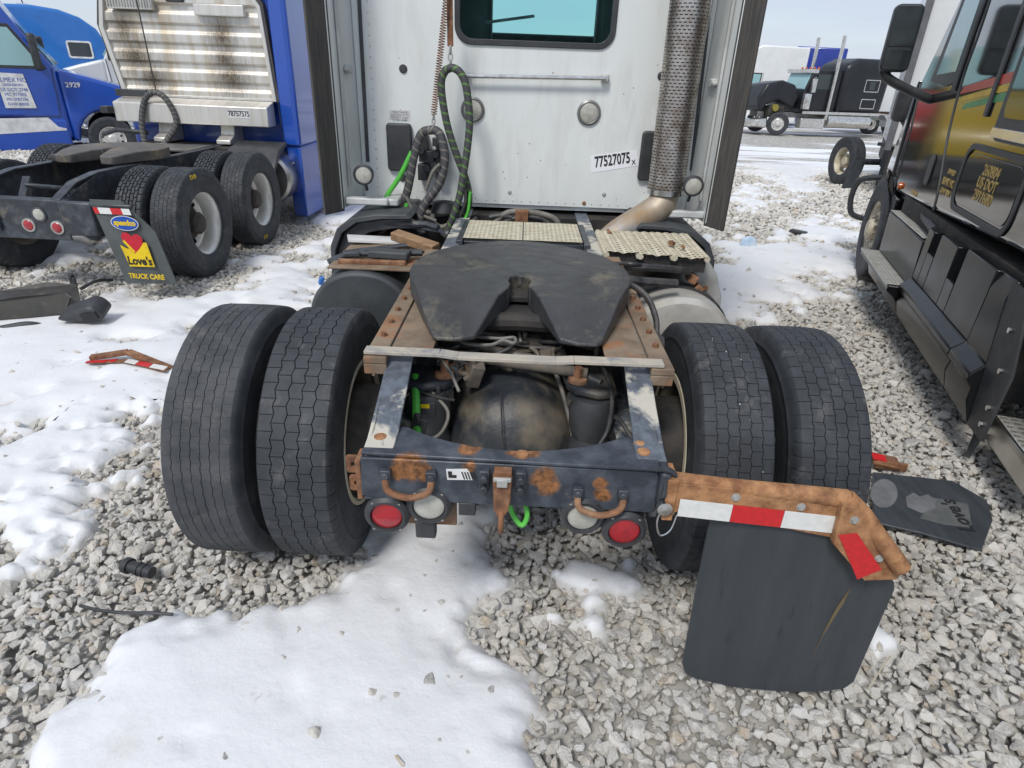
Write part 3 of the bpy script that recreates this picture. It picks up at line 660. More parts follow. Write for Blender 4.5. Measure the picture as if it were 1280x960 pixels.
# right-hand flap bracket
y0 = -.775
m = MB(); tp = cr([(.43, y0+.01, .862), (.6, y0, .85), (.8, y0-.003, .838), (.955, y0-.006, .828)], 5)
m.tube(tp, lambda t: .023+.005*t, 14); m.tube([(.95, y0-.006, .832), (1.0, y0-.02, .79), (1.08, y0-.04, .7), (1.135, y0-.05, .64), (1.15, y0-.052, .622)], .028, 14)
m.prism([(.435, .87), (.6, .86), (.96, .83), (.94, .70), (.7, .745), (.5, .775), (.455, .765), (.44, .79)], 'y', y0-.026, y0-.02)
m.prism([(.92, .84), (.97, .83), (1.15, .63), (1.155, .575), (1.06, .565), (.93, .70)], 'y', y0-.052, y0-.03)
m.box((.445, y0+.01, .815), (.03, .09, .14))
br = m.build('flap_bracket', 'rust_orange', WT, .003)
def strip(poly, mat, nm, dy, th=.0015): 
    m = MB(); m.prism(poly, 'y', dy-th, dy); return m.build(nm, mat, br)
def tl(t, w): x = .475+t*.455; z = .818-.038*t; return (x, z-w)
for a, b, mt in ((0, .335, 'tape_white'), (.337, .665, 'tape_red'), (.667, 1, 'tape_white')):
    strip([tl(a, 0), tl(b, 0), tl(b, .06), tl(a, .06)], mt, 'reflective_tape', y0-.027)
strip([(.935, .735), (.995, .735), (1.105, .615), (1.065, .575), (1.03, .575)][0:1]+[(.985, .745), (1.095, .615), (1.035, .572)], 'tape_red', 'reflective_tape', y0-.0535)
m = MB()
for x, z, yy in ((.63, .832, y0-.026), (.82, .808, y0-.026), (.965, .79, y0-.052), (1.075, .655, y0-.052)):
    hexbolt(m, (x, yy, z), '-y', .009, .008); m.lathe([(.001, yy-.002), (.013, yy-.002), (.013, yy)], 'y', (x, 0, z), 14)
m.each('bolt', 'grey_bracket', br)
m = MB(); m.box((.425, -.77, .84), (.03, .07, .12)); m.box((.415, -.745, .78), (.03, .05, .12)); m.build('bracket_socket', 'frame_black', WT, .008)
m = MB(); m.tube(cr([(.4, -.78, .9), (.425, -.80, .915), (.45, -.79, .89), (.455, -.785, .85)]), .008, 8); m.cyl((.425, -.8, .885), (.425, -.81, .83), .008, 8); m.build('retaining_clip', 'frame_black', WT)
m = MB(); m.tube(cr([(.428, -.815, .80), (.415, -.82, .75), (.43, -.82, .7), (.46, -.81, .71), (.475, -.8, .76)]), .003, 6); m.lathe([(.001, -.83), (.022, -.825), (.022, -.81), (.001, -.81)], 'y', (.43, 0, .795), 12); m.build('ring_pin', 'bright_steel', WT)
# hanging mud flap: a slightly waved rubber sheet
def flap(name, poly, y, th, wave, mat, parent, step=.03, tf=None):
    bm = bmesh.new(); vs = [bm.verts.new((x, 0, z)) for x, z in poly]; bm.faces.new(vs)
    xs = [p[0] for p in poly]; zs = [p[1] for p in poly]
    for k in range(1, int((max(xs)-min(xs))/step)): bmesh.ops.bisect_plane(bm, geom=bm.verts[:]+bm.edges[:]+bm.faces[:], plane_co=(min(xs)+k*step, 0, 0), plane_no=(1, 0, 0))
    for k in range(1, int((max(zs)-min(zs))/step)): bmesh.ops.bisect_plane(bm, geom=bm.verts[:]+bm.edges[:]+bm.faces[:], plane_co=(0, 0, min(zs)+k*step), plane_no=(0, 0, 1))
    r = bmesh.ops.extrude_face_region(bm, geom=bm.faces[:])
    for v in [g for g in r['geom'] if isinstance(g, bmesh.types.BMVert)]: v.co.y += th
    for v in bm.verts: v.co.y += y+wave(v.co.x, v.co.z)
    bmesh.ops.recalc_face_normals(bm, faces=bm.faces); me = bpy.data.meshes.new(name); bm.to_mesh(me); bm.free()
    me.shade_smooth(); me.set_sharp_from_angle(angle=math.radians(40)); return mesh_obj(name, me, mat, parent)
MT['flap_scuffed'] = pm('flap_scuffed', (.04, .047, .054), .46, c2=(.052, .06, .068), sc=2.5, stretch=(4, 1, .5), dirt=(.03, .035, .041), dsc=7, dlo=.6, dhi=.66, bump=.15, bsc=50, rv=.25,
    spots=None)
fw = lambda x, z: .016*math.sin(x*7-1)+.018*(.75-z)*math.sin(x*9+1.2)-.03*max(0, .5-z)
mf = flap('mud_flap', [(.585, .76), (.955, .80), (1.09, .6), (1.135, .575), (1.205, .5), (1.215, .47), (1.195, .06), (1.17, .032), (1.1, .025), (.78, .022), (.66, .045), (.615, .07), (.6, .11)], y0+.005, .01, fw, 'flap_scuffed', WT)
# worn line on the flap
m = MB(); m.prism([(1.03, .42), (1.043, .48), (1.05, .5), (1.045, .44), (1.02, .3), (1.01, .2), (1.018, .32)], 'y', y0-.022, y0-.0195)
m.build('dried_mud_streak', pm('mud_streak', (.16, .12, .06), .8), mf)

# air spring beams with nuts
for s, cx in ((-1, -.275), (1, .225)):
    m = MB(); P = [(cx+s*.13, .1), (cx+s*.02, .1), (cx-s*.045, .06), (cx-s*.05, 0), (cx-s*.02, -.05), (cx+s*.06, -.08), (cx+s*.13, -.06)]
    m.prism([(x, y-.24) for x, y in P], 'z', .86, .9); m.prism([(x, y-.24) for x, y in P[3:]+P[:1]], 'z', .8, .86); b = m.build('spring_beam', 'muddy_iron', WT, .015)
    m = MB(); m.lathe([(.001, .932), (.014, .932), (.014, .915), (.034, .912), (.036, .9), (.001, .9)], 'z', (cx-s*.01, -.24, 0), 16); m.tube([(cx-s*.01, -.24, .92), (cx-s*.01, -.24, .955)], .016, 6); m.build('beam_nut', 'rust', b)
    m = MB(); m.lathe([(.001, .86), (.07, .86), (.085, .82), (.082, .74), (.07, .7), (.085, .66), (.08, .55), (.001, .55)], 'z', (cx+s*.05, -.27, 0), 24); m.build('air_spring', 'black_plastic', WT)
m = MB(); m.beam((-.33, -.2, .87), (-.2, -.12, .94), .03, .008); m.beam((-.2, -.12, .94), (-.165, -.2, .9), .04, .006); m.build('levelling_arm', 'rust', WT)
m = MB(); m.box((-.33, -.3, .83), (.1, .06, .06)); m.box((-.31, -.34, .82), (.05, .02, .05))
for k in range(4): m.cyl((-.37+.03*k, -.3, .86), (-.37+.03*k, -.3, .885), .009, 8)
vb = m.build('levelling_valve', 'black_plastic', WT, .006)
m = MB(); m.bx(-.335, -.305, -.353, -.351, .825, .84); m.build('valve_label', 'print_yellow', vb)
for k, (q, mt, r) in enumerate(((((-.37, -.25, .9), (-.355, -.33, .86), (-.34, -.42, .8), (-.325, -.5, .78), (-.32, -.6, .77)), 'hose_green', .014),
                 (((-.36, -.3, .86), (-.42, -.33, .84), (-.41, -.36, .8), (-.38, -.4, .76)), 'hose_grey', .006), (((-.3, -.3, .86), (-.24, -.36, .82), (-.25, -.42, .78), (-.29, -.45, .76), (-.35, -.44, .76)), 'hose_grey', .006),
                 (((-.42, -.2, .87), (-.36, -.3, .87), (-.28, -.33, .86), (-.22, -.33, .85)), 'hose_black', .005), (((-.4, -.1, .8), (-.36, -.25, .8), (-.34, -.4, .78)), 'hose_black', .01))):
    m = MB(); m.tube(cr(q), r, 8); m.build('air_hose', mt, WT)
m = MB(); m.tube(cr([(.4, -.5, .8), (.35, -.4, .84), (.32, -.3, .8), (.33, -.2, .78)]), .008, 8); m.tube(cr([(.43, -.3, .75), (.47, -.45, .8), (.46, -.6, .83), (.43, -.72, .86)]), .009, 8); m.each('wiring_loom', 'hose_black', WT)

# fifth wheel mounting: angle irons, slide plates, cross strap
for s in (-1, 1):
    m = MB(); x0, x1 = sorted((s*.437, s*.505)); m.bx(x0, x1, -.33, .95, 1.034, 1.046); m.bx(x0 if s < 0 else x1-.012, x0+.012 if s < 0 else x1, -.33, .95, .93, 1.034)
    a = m.build('mounting_angle', 'weathered_plate', WT, .003)
    m = MB()
    for k in range(8): hexbolt(m, (s*.475, -.24+.13*k, 1.046), 'z', .0115, .013)
    m.each('bolt', 'rust', a)
    m = MB(); x0, x1 = sorted((s*.29, s*.43)); m.bx(x0, x1, -.34, .75, 1.033, 1.045); m.build('slide_plate', 'weathered_plate', WT, .003)
    m = MB(); x0, x1 = sorted((s*.43, s*.505)); m.bx(x0, x1, -.425, -.33, 1.022, 1.047); m.bx(x0, x1, -.425, -.413, .985, 1.022); m.build('end_block', 'weathered_plate', WT, .004)
m = MB(); q = [(-.505, -.39, 1.056), (-.26, -.388, 1.054), (-.2, -.39, 1.048), (.12, -.395, 1.048), (.18, -.397, 1.054), (.47, -.4, 1.056)]
for a, b in zip(q, q[1:]): m.beam(a, b, .047, .012)
m.build('cross_strap', 'strap_cream', WT, .002)
def fifth_wheel(parent, cx, cy, z, mat, s=1., th=.085, droop=.28):
    half = [(.0, .49), (.1, .475), (.2, .43), (.3, .36), (.38, .27), (.43, .17), (.455, .06), (.455, -.03), (.44, -.11), (.4, -.22), (.35, -.38), (.295, -.53), (.275, -.552), (.21, -.552), (.145, -.53), (.085, -.33), (.042, -.2), (.034, -.16), (.045, -.12), (.036, -.065), (.0, -.05)]
    poly = half+[(-x, y) for x, y in half[::-1][1:-1]]
    bm = bmesh.new(); vs = [bm.verts.new((x*s, y*s, 0)) for x, y in poly]; bm.faces.new(vs)
    for yy in (-.2, -.3, -.4, -.5, .1, .3): bmesh.ops.bisect_plane(bm, geom=bm.verts[:]+bm.edges[:]+bm.faces[:], plane_co=(0, yy*s, 0), plane_no=(0, 1, 0))
    r = bmesh.ops.extrude_face_region(bm, geom=bm.faces[:])
    low = {g for g in r['geom'] if isinstance(g, bmesh.types.BMVert)}
    for v in bm.verts: v.co.z -= max(droop*max(0, -.3-v.co.y/s), 0) if v not in low else th
    bmesh.ops.recalc_face_normals(bm, faces=bm.faces); me = bpy.data.meshes.new('fifth_wheel'); bm.to_mesh(me); bm.free(); me.shade_smooth(); me.set_sharp_from_angle(angle=math.radians(35))
    o = mesh_obj('fifth_wheel', me, mat, parent, .012, 3); o.location = (cx, cy, z); return o
fwh = fifth_wheel(WT, -.008, .26, 1.15, 'grease'); fwh.rotation_euler = (math.radians(1.2), 0, 0)
def local(o, m, name, mat, bevel=0.):
    c = m.build(name, mat, o, bevel); c.matrix_parent_inverse = o.matrix_basis.inverted(); return c
m = MB(); m.prism([(-.2, .16), (-.17, -.02), (.15, -.02), (.19, .16)], 'z', 1.0, 1.06); m.tube(cr([(-.2, -.0, 1.02), (-.1, -.03, 1.035), (0, -.035, 1.04), (.1, -.03, 1.035), (.18, 0, 1.02)]), .035, 10); m.prism([(-.06, .22), (-.055, .1), (.04, .1), (.045, .22)], 'z', 1.05, 1.095)
local(fwh, m, 'lock_jaw', 'underside', .006)
m = MB(); m.bx(-.36, -.3, -.1, .45, 1.045, 1.1); m.bx(.28, .35, -.1, .45, 1.045, 1.1); m.bx(-.3, .28, .1, .16, 1.045, 1.08); local(fwh, m, 'pivot_base', 'underside', .008)
m = MB(); m.tube(cr([(-.25, -.12, 1.0), (-.18, -.2, 1.01), (-.1, -.22, 1.02), (-.06, -.2, 1.03), (-.02, -.22, 1.03), (-.02, -.17, 1.03), (-.08, -.16, 1.02), (-.2, -.1, 1.0)]), .006, 6); m.build('air_hose', 'hose_grey', WT)
for yy, zz in ((.2, .9), (1.0, .9), (1.75, .92)):
    m = MB(); m.bx(-.35, .35, yy, yy+.09, zz-.12, zz); m.build('frame_crossmember', 'underside', WT, .01)
m = MB(); m.bx(-.35, .35, .3, 4.5, .70, .72); m.build('driveline_tunnel', 'underside', WT)

# deck plates with punched slots
def grip_panel(name, c0, c1, c2, nu, nv, mat, parent, corr=0., wav=0.):
    """panel spanned from c0 by (c1-c0) across and (c2-c0) along, with staggered open slots"""
    c0, c1, c2 = Vector(c0), Vector(c1), Vector(c2); U = c1-c0; V = c2-c0; n = U.cross(V).normalized(); m = MB(); W = nu*3+1; Hh = nv*3+1
    n = n if n.z > 0 or abs(n.z) < .1 else -n
    for j in range(Hh):
        for i in range(W):
            u = (i//3+(0, .24, .76)[i % 3])/nu if i < W-1 else 1.; v = (j//3+(0, .3, .7)[j % 3])/nv if j < Hh-1 else 1.; p = c0+U*u+V*v+n*(corr*math.sin(u*math.pi*2*nu/2)+wav*math.sin(u*9+v*5)*(1-v)); m.v.append(tuple(p))
    for j in range(Hh-1):
        for i in range(W-1):
            if i % 3 == 1 and j % 3 == 1: continue
            m.f.append((j*W+i, j*W+i+1, (j+1)*W+i+1, (j+1)*W+i))
    o = m.build(name, mat, parent, 0, 60); sl = o.modifiers.new('thick', 'SOLIDIFY'); sl.thickness = .003; return o
for k in range(2):
    a, b = -.335+k*.337, -.335+(k+1)*.337-.006
    grip_panel('deck_plate', (a, 1.2, 1.055), (b, 1.2, 1.055), (a, 1.66, 1.055), 13, 12, 'grip_plate', WT)
m = MB(); m.bx(-.37, -.335, 1.15, 1.68, 1.0, 1.05); m.bx(.34, .375, 1.15, 1.68, 1.0, 1.05); m.bx(-.335, .34, 1.2, 1.67, 1.0, 1.035); m.build('deck_frame', 'frame_black', WT, .004)
for k in range(3):
    a, b = .445+k*.18, .445+(k+1)*.18-.008
    grip_panel('step_plank', (a, 1.0-.005*k, 1.06-.006*k), (b, 1.0-.005*k, 1.06-.006*k), (a-.01, 1.5, 1.06), 7, 13, 'grip_plate', WT, .003, .004)
    m = MB(); m.tube([(a, 1.0-.005*k, 1.04), (a, 1.5, 1.045)], .016, 8); m.tube([(b, 1.0-.005*k, 1.04), (b, 1.5, 1.045)], .016, 8); m.each('plank_flange', 'grip_plate', WT)
m = MB(); m.bx(.44, .98, 1.02, 1.5, .96, 1.03); m.build('plank_support', 'underside', WT)
m = MB(); m.tube([(.82, 1.18, 1.065), (.825, 1.18, 1.085)], .02, 6); m.tube([(.87, 1.13, 1.063), (.88, 1.13, 1.075)], .012, 6); m.tube([(.5, 1.42, 1.066), (.51, 1.42, 1.076)], .018, 6); m.each('bolt', 'rust', WT)
# tanks
def tank(s, cx, cz, r, y0_, y1_, mat, name):
    m = MB(); m.lathe([(.001, y0_), (r*.75, y0_+.0), (r*.93, y0_+.012), (r, y0_+.05), (r, y1_-.05), (r*.93, y1_), (.001, y1_)], 'y', (cx, 0, cz), 56); return m.build(name, mat, WT, 0, 30)
# left: dark plastic covered tank with rounded outer corner
P = rrect(-1.13, -.56, .3, .93, .27, 10); P = [(x, z) if not (x > -.85 and z > .7) else (min(x, -.56), min(z+0, .93)) for x, z in P]
m = MB(); m.prism(P, 'y', .86, 2.2); m.build('tank_cover', 'dark_plastic', WT, .02, seg=3)
m = MB(); m.bx(-1.02, -.56, .9, 1.5, .932, .945); m.build('tank_top_board', 'weathered_plate', WT, .004)
m = MB(); m.box((-.9, 1.45, .96), (.3, .14, .012), (0, .08, .3)); m.build('loose_sheet', 'print_white', WT)
m = MB(); m.box((-.62, 1.28, 1.0), (.3, .075, .05), (.1, .12, -.5)); m.build('wood_block', 'wood', WT, .006)
m = MB(); m.box((-.8, .98, .955), (.36, .035, .025), (0, 0, .04)); m.build('brass_fitting_rail', 'rust', WT, .006)
m = MB(); m.tube([(-1.05, 1.02, .93), (-.95, 1.08, .97), (-.55, 1.1, .985)], .02, 8); m.tube([(-1.0, 1.2, .94), (-.55, 1.3, .99)], .016, 8); m.each('tank_strap', 'frame_black', WT)
m = MB(); m.box((-.72, 1.05, .985), (.22, .09, .04), (0, 0, -.1)); m.box((-.93, 1.06, .975), (.09, .06, .03), (0, 0, .3)); m.build('junk_bracket', 'dark_plastic', WT, .008)
m = MB(); m.tube([(-.52, 1.55, 1.02), (-.6, 1.6, 1.03), (-.9, 1.62, 1.02)], .02, 8); m.tube([(-.5, 1.5, 1.0), (-.45, 1.52, 1.0), (-.8, 1.7, 1.0)], .013, 8); m.each('step_rail', 'frame_black', WT)
tk = tank(1, .85, .55, .325, .8, 2.3, 'tank_alu', 'fuel_tank')
m = MB(); m.lathe([(.328, 1.0), (.336, 1.0), (.336, 1.09), (.328, 1.09)], 'y', (.85, 0, .55), 56, True); m.build('tank_strap', 'black_plastic', tk)
m = MB(); m.prism([(.7, 1.0), (.72, 1.04), (.86, 1.03), (.92, 1.05), (1.0, 1.03), (1.08, .93), (1.13, .8), (1.15, .55), (1.1, .55), (1.03, .72), (.97, .86), (.87, .945), (.74, .97)], 'y', 1.11, 1.122)
gb = m.build('tank_bracket', 'grey_bracket', WT, .004)
m = MB()
for x, z in ((.73, 1.01), (.8, 1.0), (.94, 1.02), (1.03, .85)): hexbolt(m, (x, 1.11, z), '-y', .014, .01)
m.each('bolt', 'rust', gb)
m = MB(); m.box((.93, 1.05, .92), (.05, .08, .05), (0, .5, 0)); m.box((.97, 1.05, .86), (.05, .06, .05), (0, .7, 0)); m.build('rusty_clamp', 'rust', WT, .008)
m = MB(); m.tube(cr([(.5, .95, 1.0), (.6, .9, 1.01), (.75, .93, 1.0), (.9, 1.0, .97)]), .02, 8); m.tube(cr([(.45, .85, .97), (.6, .82, .96), (.8, .85, .945)]), .024, 8)
m.tube(cr([(.45, .8, 1.05), (.52, .7, 1.08), (.58, .75, 1.06), (.5, .85, 1.03)]), .01, 8); m.each('air_hose', 'hose_black', WT)
m = MB(); m.tube(cr([(.4, .25, 1.1), (.46, .3, 1.1), (.53, .26, 1.06), (.56, .18, 1.0), (.56, .12, .95)]), .013, 8)
for k in range(3): m.lathe([(.025, -.012), (.035, -.014), (.038, 0), (.035, .014), (.025, .012)], 'x', (.55+.012*k, .11, .93-.01*k), 16, True)
m.build('coiled_line', 'hose_black', WT)
# skirts beside the tanks
for s, mt in ((-1, 'dark_plastic'), (1, 'dark_plastic')):
    o = [(1.2, .35), (1.215, .6), (1.2, .88), (1.15, .99), (1.06, 1.055), (.9, 1.085), (.72, 1.09)]; i = [(x-.03, z-.028) for x, z in o]
    m = MB(); m.prism([(s*x, z) for x, z in o+i[::-1]], 'y', 1.56, 4.4); k = m.build('side_skirt', mt, WT, .006)
    m = MB(); o2 = [(x-.035, z-.035) for x, z in o]; i2 = [(x-.1, z-.09) for x, z in o]; m.prism([(s*x, z) for x, z in o2+i2[::-1]], 'y', 1.6, 1.63); m.build('skirt_lip', 'black_plastic', k, .004)
m = MB(); m.bx(-1.02, 1.02, 1.98, 4.5, .45, 1.02); m.build('underbody', 'underside', WT)

# cab: shell with a window opening in the rear wall
q = lambda x, y, Y=CW: at(x, y, 'y', Y)
wl, wr, wb = -.452, .492, 2.05; wt = 2.62
hole = rrect(wl, wr, wb, wt, .085, 6); outer = rrect(-1.1, 1.1, 1.075, 3.7, .03, 6)
m = MB(); ring_prism(m, outer, hole, 'y', CW, CW+.04); cab = m.build('rear_wall', 'cab_white', WT, .004)
m = MB(); ring_prism(m, rrect(-1.12, 1.12, 1.05, 3.72, .06, 4), rrect(-1.09, 1.09, 1.08, 3.69, .04, 4), 'y', CW+.02, CW+2.3); m.build('cab_shell', 'cab_white', WT)
m = MB(); m.prism([(4.4, 1.0), (4.4, 2.02), (5.3, 1.95), (7.0, 1.7), (7.3, 1.2), (7.3, .5), (5.9, .5), (5.8, 1.0), (4.7, 1.0)], 'x', -1.1, 1.1); m.build('hood', 'cab_white', WT, .08, seg=3)
m = MB(); ring_prism(m, rrect(wl-.02, wr+.02, wb-.02, wt+.02, .1, 6), rrect(wl+.014, wr-.014, wb+.014, wt-.014, .075, 6), 'y', CW-.012, CW+.02); wf = m.build('window', 'black_plastic', WT, .004)
def glassmat():
    M, N, L, B = newmat('window_glass'); B.inputs['Base Color'].default_value = (.55, .86, .84, 1); B.inputs['Roughness'].default_value = .02
    B.inputs['Transmission Weight'].default_value = 1.; B.inputs['IOR'].default_value = 1.12; MT['window_glass'] = M
glassmat()
m = MB(); m.prism(rrect(wl+.014, wr-.014, wb+.014, wt-.014, .075, 6), 'y', CW+.002, CW+.006); m.build('pane', 'window_glass', wf)
m = MB(); m.bx(-1.05, 1.05, CW+.3, CW+2.25, 1.15, 1.3); m.box((-.42, CW+.5, 2.3), (.3, .2, 1.2)); m.box((.55, CW+.45, 2.3), (.25, .2, 1.2)); m.bx(-1.05, 1.05, CW+1.9, CW+2.2, 1.3, 2.2); m.build('cab_interior', 'black_plastic', WT, .04)
m = MB(); m.add([(-1.0, 4.42, 2.02), (1.0, 4.42, 2.02), (1.0, 4.42, 3.6), (-1.0, 4.42, 3.6)], [(0, 1, 2, 3)]); m.build('windshield', 'window_glass', WT)
m = MB(); p0, p1 = q(608, 28, CW+.05), q(668, 20, CW+.05); m.beam(p0, p1, .012, .016); m.build('wiper', 'black_plastic', wf)
# horizontal crease and seams
for xa, ya, xb, yb in ((448, -20, 460, 202), (890, -20, 864, 213)):
    a, b = q(xa, ya), q(xb, yb); m = MB(); m.beam((a.x, CW-.003, a.z), (b.x, CW-.003, b.z), .022, .012, (0, 1, 0)); m.build('seam_seal', 'dark_plastic', WT)
# grab bar
a, b = q(582, 95, CW-.05), q(757, 98, CW-.05); m = MB(); m.tube([(a.x, CW, a.z), (a.x, CW-.05, a.z), (b.x, CW-.05, b.z), (b.x, CW, b.z)], .012, 10)
gbk = m.build('grab_bar', 'bright_steel', WT)
m = MB()
for p in (a, b): m.box((p.x, CW-.02, p.z), (.05, .05, .05))
m.each('bar_mount', 'white_trim', gbk, .012)
# recessed round lamps
for x, y in ((591, 137), (736, 141)):
    p = q(x, y); m = MB(); m.lathe([(.001, .0), (.072, 0), (.076, -.012), (.064, -.02), (.056, -.016), (.001, -.016)], 'y', (p.x, CW, p.z), 32); r_ = m.build('round_lamp', 'bezel', WT)
    m = MB(); m.lathe([(.056, -.017), (.05, -.02), (.001, -.022)], 'y', (p.x, CW, p.z), 24); m.build('lens', 'lens_white', r_)
for x, y in ((504, 86), (827, 95), (503, 222)):
    p = q(x, y); m = MB(); m.lathe([(.001, -.012), (.02, -.011), (.026, -.004), (.026, 0)], 'y', (p.x, CW, p.z), 16); m.build('plug', 'black_plastic', WT)
for x0, x1, ya, yb in ((483, 517, 153, 214), (803, 823, 163, 226)):
    a, b = q(x0, ya), q(x1, yb); m = MB(); m.prism(rrect(min(a.x, b.x), max(a.x, b.x), b.z, a.z, .025, 4), 'y', CW-.035, CW); m.build('vent_cover', 'black_plastic', WT, .012, seg=3)
# stickers
a, b = q(738, 197), q(797, 208); c = (q(738, 197)+q(797, 209))/2
m = MB(); cs_ = [q(738, 195), q(796, 187), q(798, 207), q(739, 216)]; m.prism([(p.x, p.z) for p in cs_], 'y', CW-.002, CW-.0005); st = m.build('lot_sticker', 'sticker_white', WT)
ctr = sum(cs_, Vector())/4; tilt = math.atan2(cs_[1].z-cs_[0].z, cs_[1].x-cs_[0].x)
text('lettering', '77527075', .095, 'print_black', st, (ctr.x-.012, CW-.003, ctr.z+.004), (math.pi/2, -tilt, 0), .0005, .62, .0025)
p = q(792, 203); text('lettering', 'X', .04, 'print_black', st, (p.x, CW-.003, p.z), (math.pi/2, -tilt, 0), .0005, .9, .001)
a, b = q(486, 137), q(513, 150); m = MB(); m.bx(a.x, b.x, CW-.002, CW-.0005, b.z, a.z); st = m.build('notice_sticker', 'print_white', WT)
for k, t in enumerate(('7 RELAY 4HOLE', 'AUX CIRCUIT 2.5', 'PROTECT CABLE', '2.5 MAX AMPS')): text('lettering', t, .017, 'print_grey', st, ((a.x+b.x)/2, CW-.003, a.z-.013-.016*k), (math.pi/2, 0, 0), .0003, .9)
# small dents, rivets
m = MB(); rr_ = random.Random(4)
for k in range(40): m.lathe([(.001, -.001), (rr_.uniform(.002, .0045), 0)], 'y', (rr_.uniform(-1, 1), CW, rr_.uniform(1.1, 2.0)), 8)
tag(m.build('chip', 'rust', WT), kind='stuff')
for x, y in ((637, 240), (755, 243), (730, 254)):
    p = q(x, y); m = MB(); m.lathe([(.001, -.01), (.01, -.008), (.014, 0)], 'y', (p.x, CW, p.z), 10); m.build('rivet', 'rust' if y < 200 or y > 250 else 'grey_bracket', WT)
# side extenders with rubber edge
for s in (-1, 1):
    m = MB(); m.prism([(s*1.1, CW+.02), (s*1.135, 1.68), (s*1.165, 1.68), (s*1.16, CW+.3), (s*1.12, CW+.3)], 'z', 1.085, 3.7); e_ = m.build('side_extender', 'cab_white', WT, .004)
    m = MB(); m.prism([(s*1.128, 1.70), (s*1.205, 1.55), (s*1.22, 1.556), (s*1.142, 1.71)], 'z', 1.07, 3.7); m.build('rubber_edge', 'fairing_rubber', e_, .004)
    m = MB(); m.bx(min(s*1.105, s*1.122), max(s*1.105, s*1.122), 1.8, 1.83, 1.2, 3.6); m.build('stiffener', 'white_trim', e_, .004)
    m = MB(); m.bx(min(s*.86, s*1.13), max(s*.86, s*1.13), 1.72, 1.78, 1.105, 1.15); m.bx(min(s*.8, s*.9), max(s*.8, s*.9), 1.75, CW, 1.10, 1.145); m.build('extender_brace', 'white_trim', e_, .01)
    m = MB(); m.box((s*1.105, 1.95, 1.87), (.03, .1, .05)); m.box((s*1.1, 1.88, 1.87), (.03, .06, .025)); m.build('latch', 'white_trim', e_, .008)
for x, y in ((455, 218), (866, 232)):
    p = at(x, y, 'y', 1.68); m = MB(); m.lathe([(.001, .05), (.035, .05), (.055, .03), (.06, 0), (.062, -.02), (.052, -.024), (.05, -.014), (.001, -.014)], 'y', (p.x, 1.68, p.z), 28); wl_ = m.build('work_lamp', 'black_plastic', WT)
    m = MB(); m.lathe([(.05, -.015), (.04, -.02), (.001, -.022)], 'y', (p.x, 1.68, p.z), 24); m.build('lens', 'lens_white', wl_)
    m = MB(); m.tube([(p.x, 1.7, p.z-.05), (p.x, 1.73, p.z-.1)], .01, 8); m.build('lamp_stem', 'black_plastic', wl_)
# exhaust: slotted heat shield, inner pipe, elbow
p0, p1 = at(832, 240, 'y', 1.8), at(863, 0, 'y', 1.8); R0 = .112
def shield(c0, c1, r, nu, nv):
    m = MB(); W = nu*3; H_ = nv*3+1; ax_ = c1-c0
    for j in range(H_):
        c = c0+ax_*(j/(H_-1))
        for i in range(W): a = 2*math.pi*(i+ (1.5 if (j//3) % 2 else 0))/W; m.v.append((c.x+r*math.cos(a), c.y+r*math.sin(a), c.z))
    for j in range(H_-1):
        for i in range(W):
            if i % 3 != 0 and j % 3 == 1: continue
            m.f.append((j*W+i, j*W+(i+1) % W, (j+1)*W+(i+1) % W, (j+1)*W+i))
    return m
top = p0+(p1-p0)*1.9
mf_ = shield(p0, top, R0, 26, 110).build('exhaust_shield', 'shield_steel', WT, 0, 60)
m = MB(); m.tube([p0-(p1-p0)*.02, top], R0*.8, 24); m.build('muffler', pm('muffler_steel', (.3, .27, .25), .5, .6, c2=(.14, .1, .08), sc=9), mf_)
m = MB(); m.lathe([(R0-.002, p0.z-.01), (R0+.006, p0.z-.01), (R0+.006, p0.z+.02), (R0-.002, p0.z+.02)], 'z', (p0.x, p0.y, 0), 32, True); m.build('shield_band', 'bright_steel', mf_)
e1 = at(808, 270, 'y', 1.74); e2 = at(768, 296, 'y', 1.62)
m = MB(); m.tube(cr([p0+Vector((0, 0, .06)), p0+Vector((-.005, 0, -.02)), p0+Vector((-.03, -.03, -.08)), e1, e2, e2+Vector((-.1, -.05, -.12))]), .09, 20); m.build('exhaust_elbow', 'exhaust_pipe', WT, 0, 60)
a, b = at(890, 0, 'y', 1.78), at(852, 182, 'y', 1.78); m = MB(); m.tube(cr([a+(a-b)*.6, a, b, b+Vector((-.06, -.01, -.01))]), .01, 8); m.lathe([(.001, -.03), (.02, -.025), (.024, 0)], 'y', (b.x-.07, 1.72, b.z-.01), 12); m.build('drain_tube', 'bright_steel', WT)
# air lines hanging from the cab
Y1 = CW-.22
def H(pts, mat, r, name='air_line', Y=Y1, dy=0):
    P = [at(x, y, 'y', Y-dy*i/len(pts)) for i, (x, y) in enumerate(pts)]; m = MB(); m.tube(cr(P, 10), r, 12); return m.build(name, mat, WT, 0, 60)
H([(558, 86), (552, 100), (553, 123), (560, 160), (572, 197), (583, 227), (586, 253), (578, 275), (567, 288)], 'wrap_green', .023)
H([(556, 88), (566, 85), (576, 92), (583, 110), (587, 150), (584, 187), (580, 213), (574, 247), (562, 283), (556, 296)], 'wrap_green', .023, dy=.1)
H([(541, 162), (527, 167), (518, 193), (513, 220), (508, 243), (500, 258)], 'wrap_grey', .027)
H([(503, 250), (493, 270), (480, 288), (467, 300), (455, 312)], 'hose_red', .018, dy=.25)
H([(538, 162), (546, 164), (552, 173), (556, 200), (549, 230), (530, 257), (524, 280), (527, 292)], 'wrap_grey', .027, dy=.08)
H([(515, 190), (500, 220), (485, 243), (478, 262), (482, 275), (493, 277), (505, 266), (509, 255)], 'hose_green', .016, dy=.06)
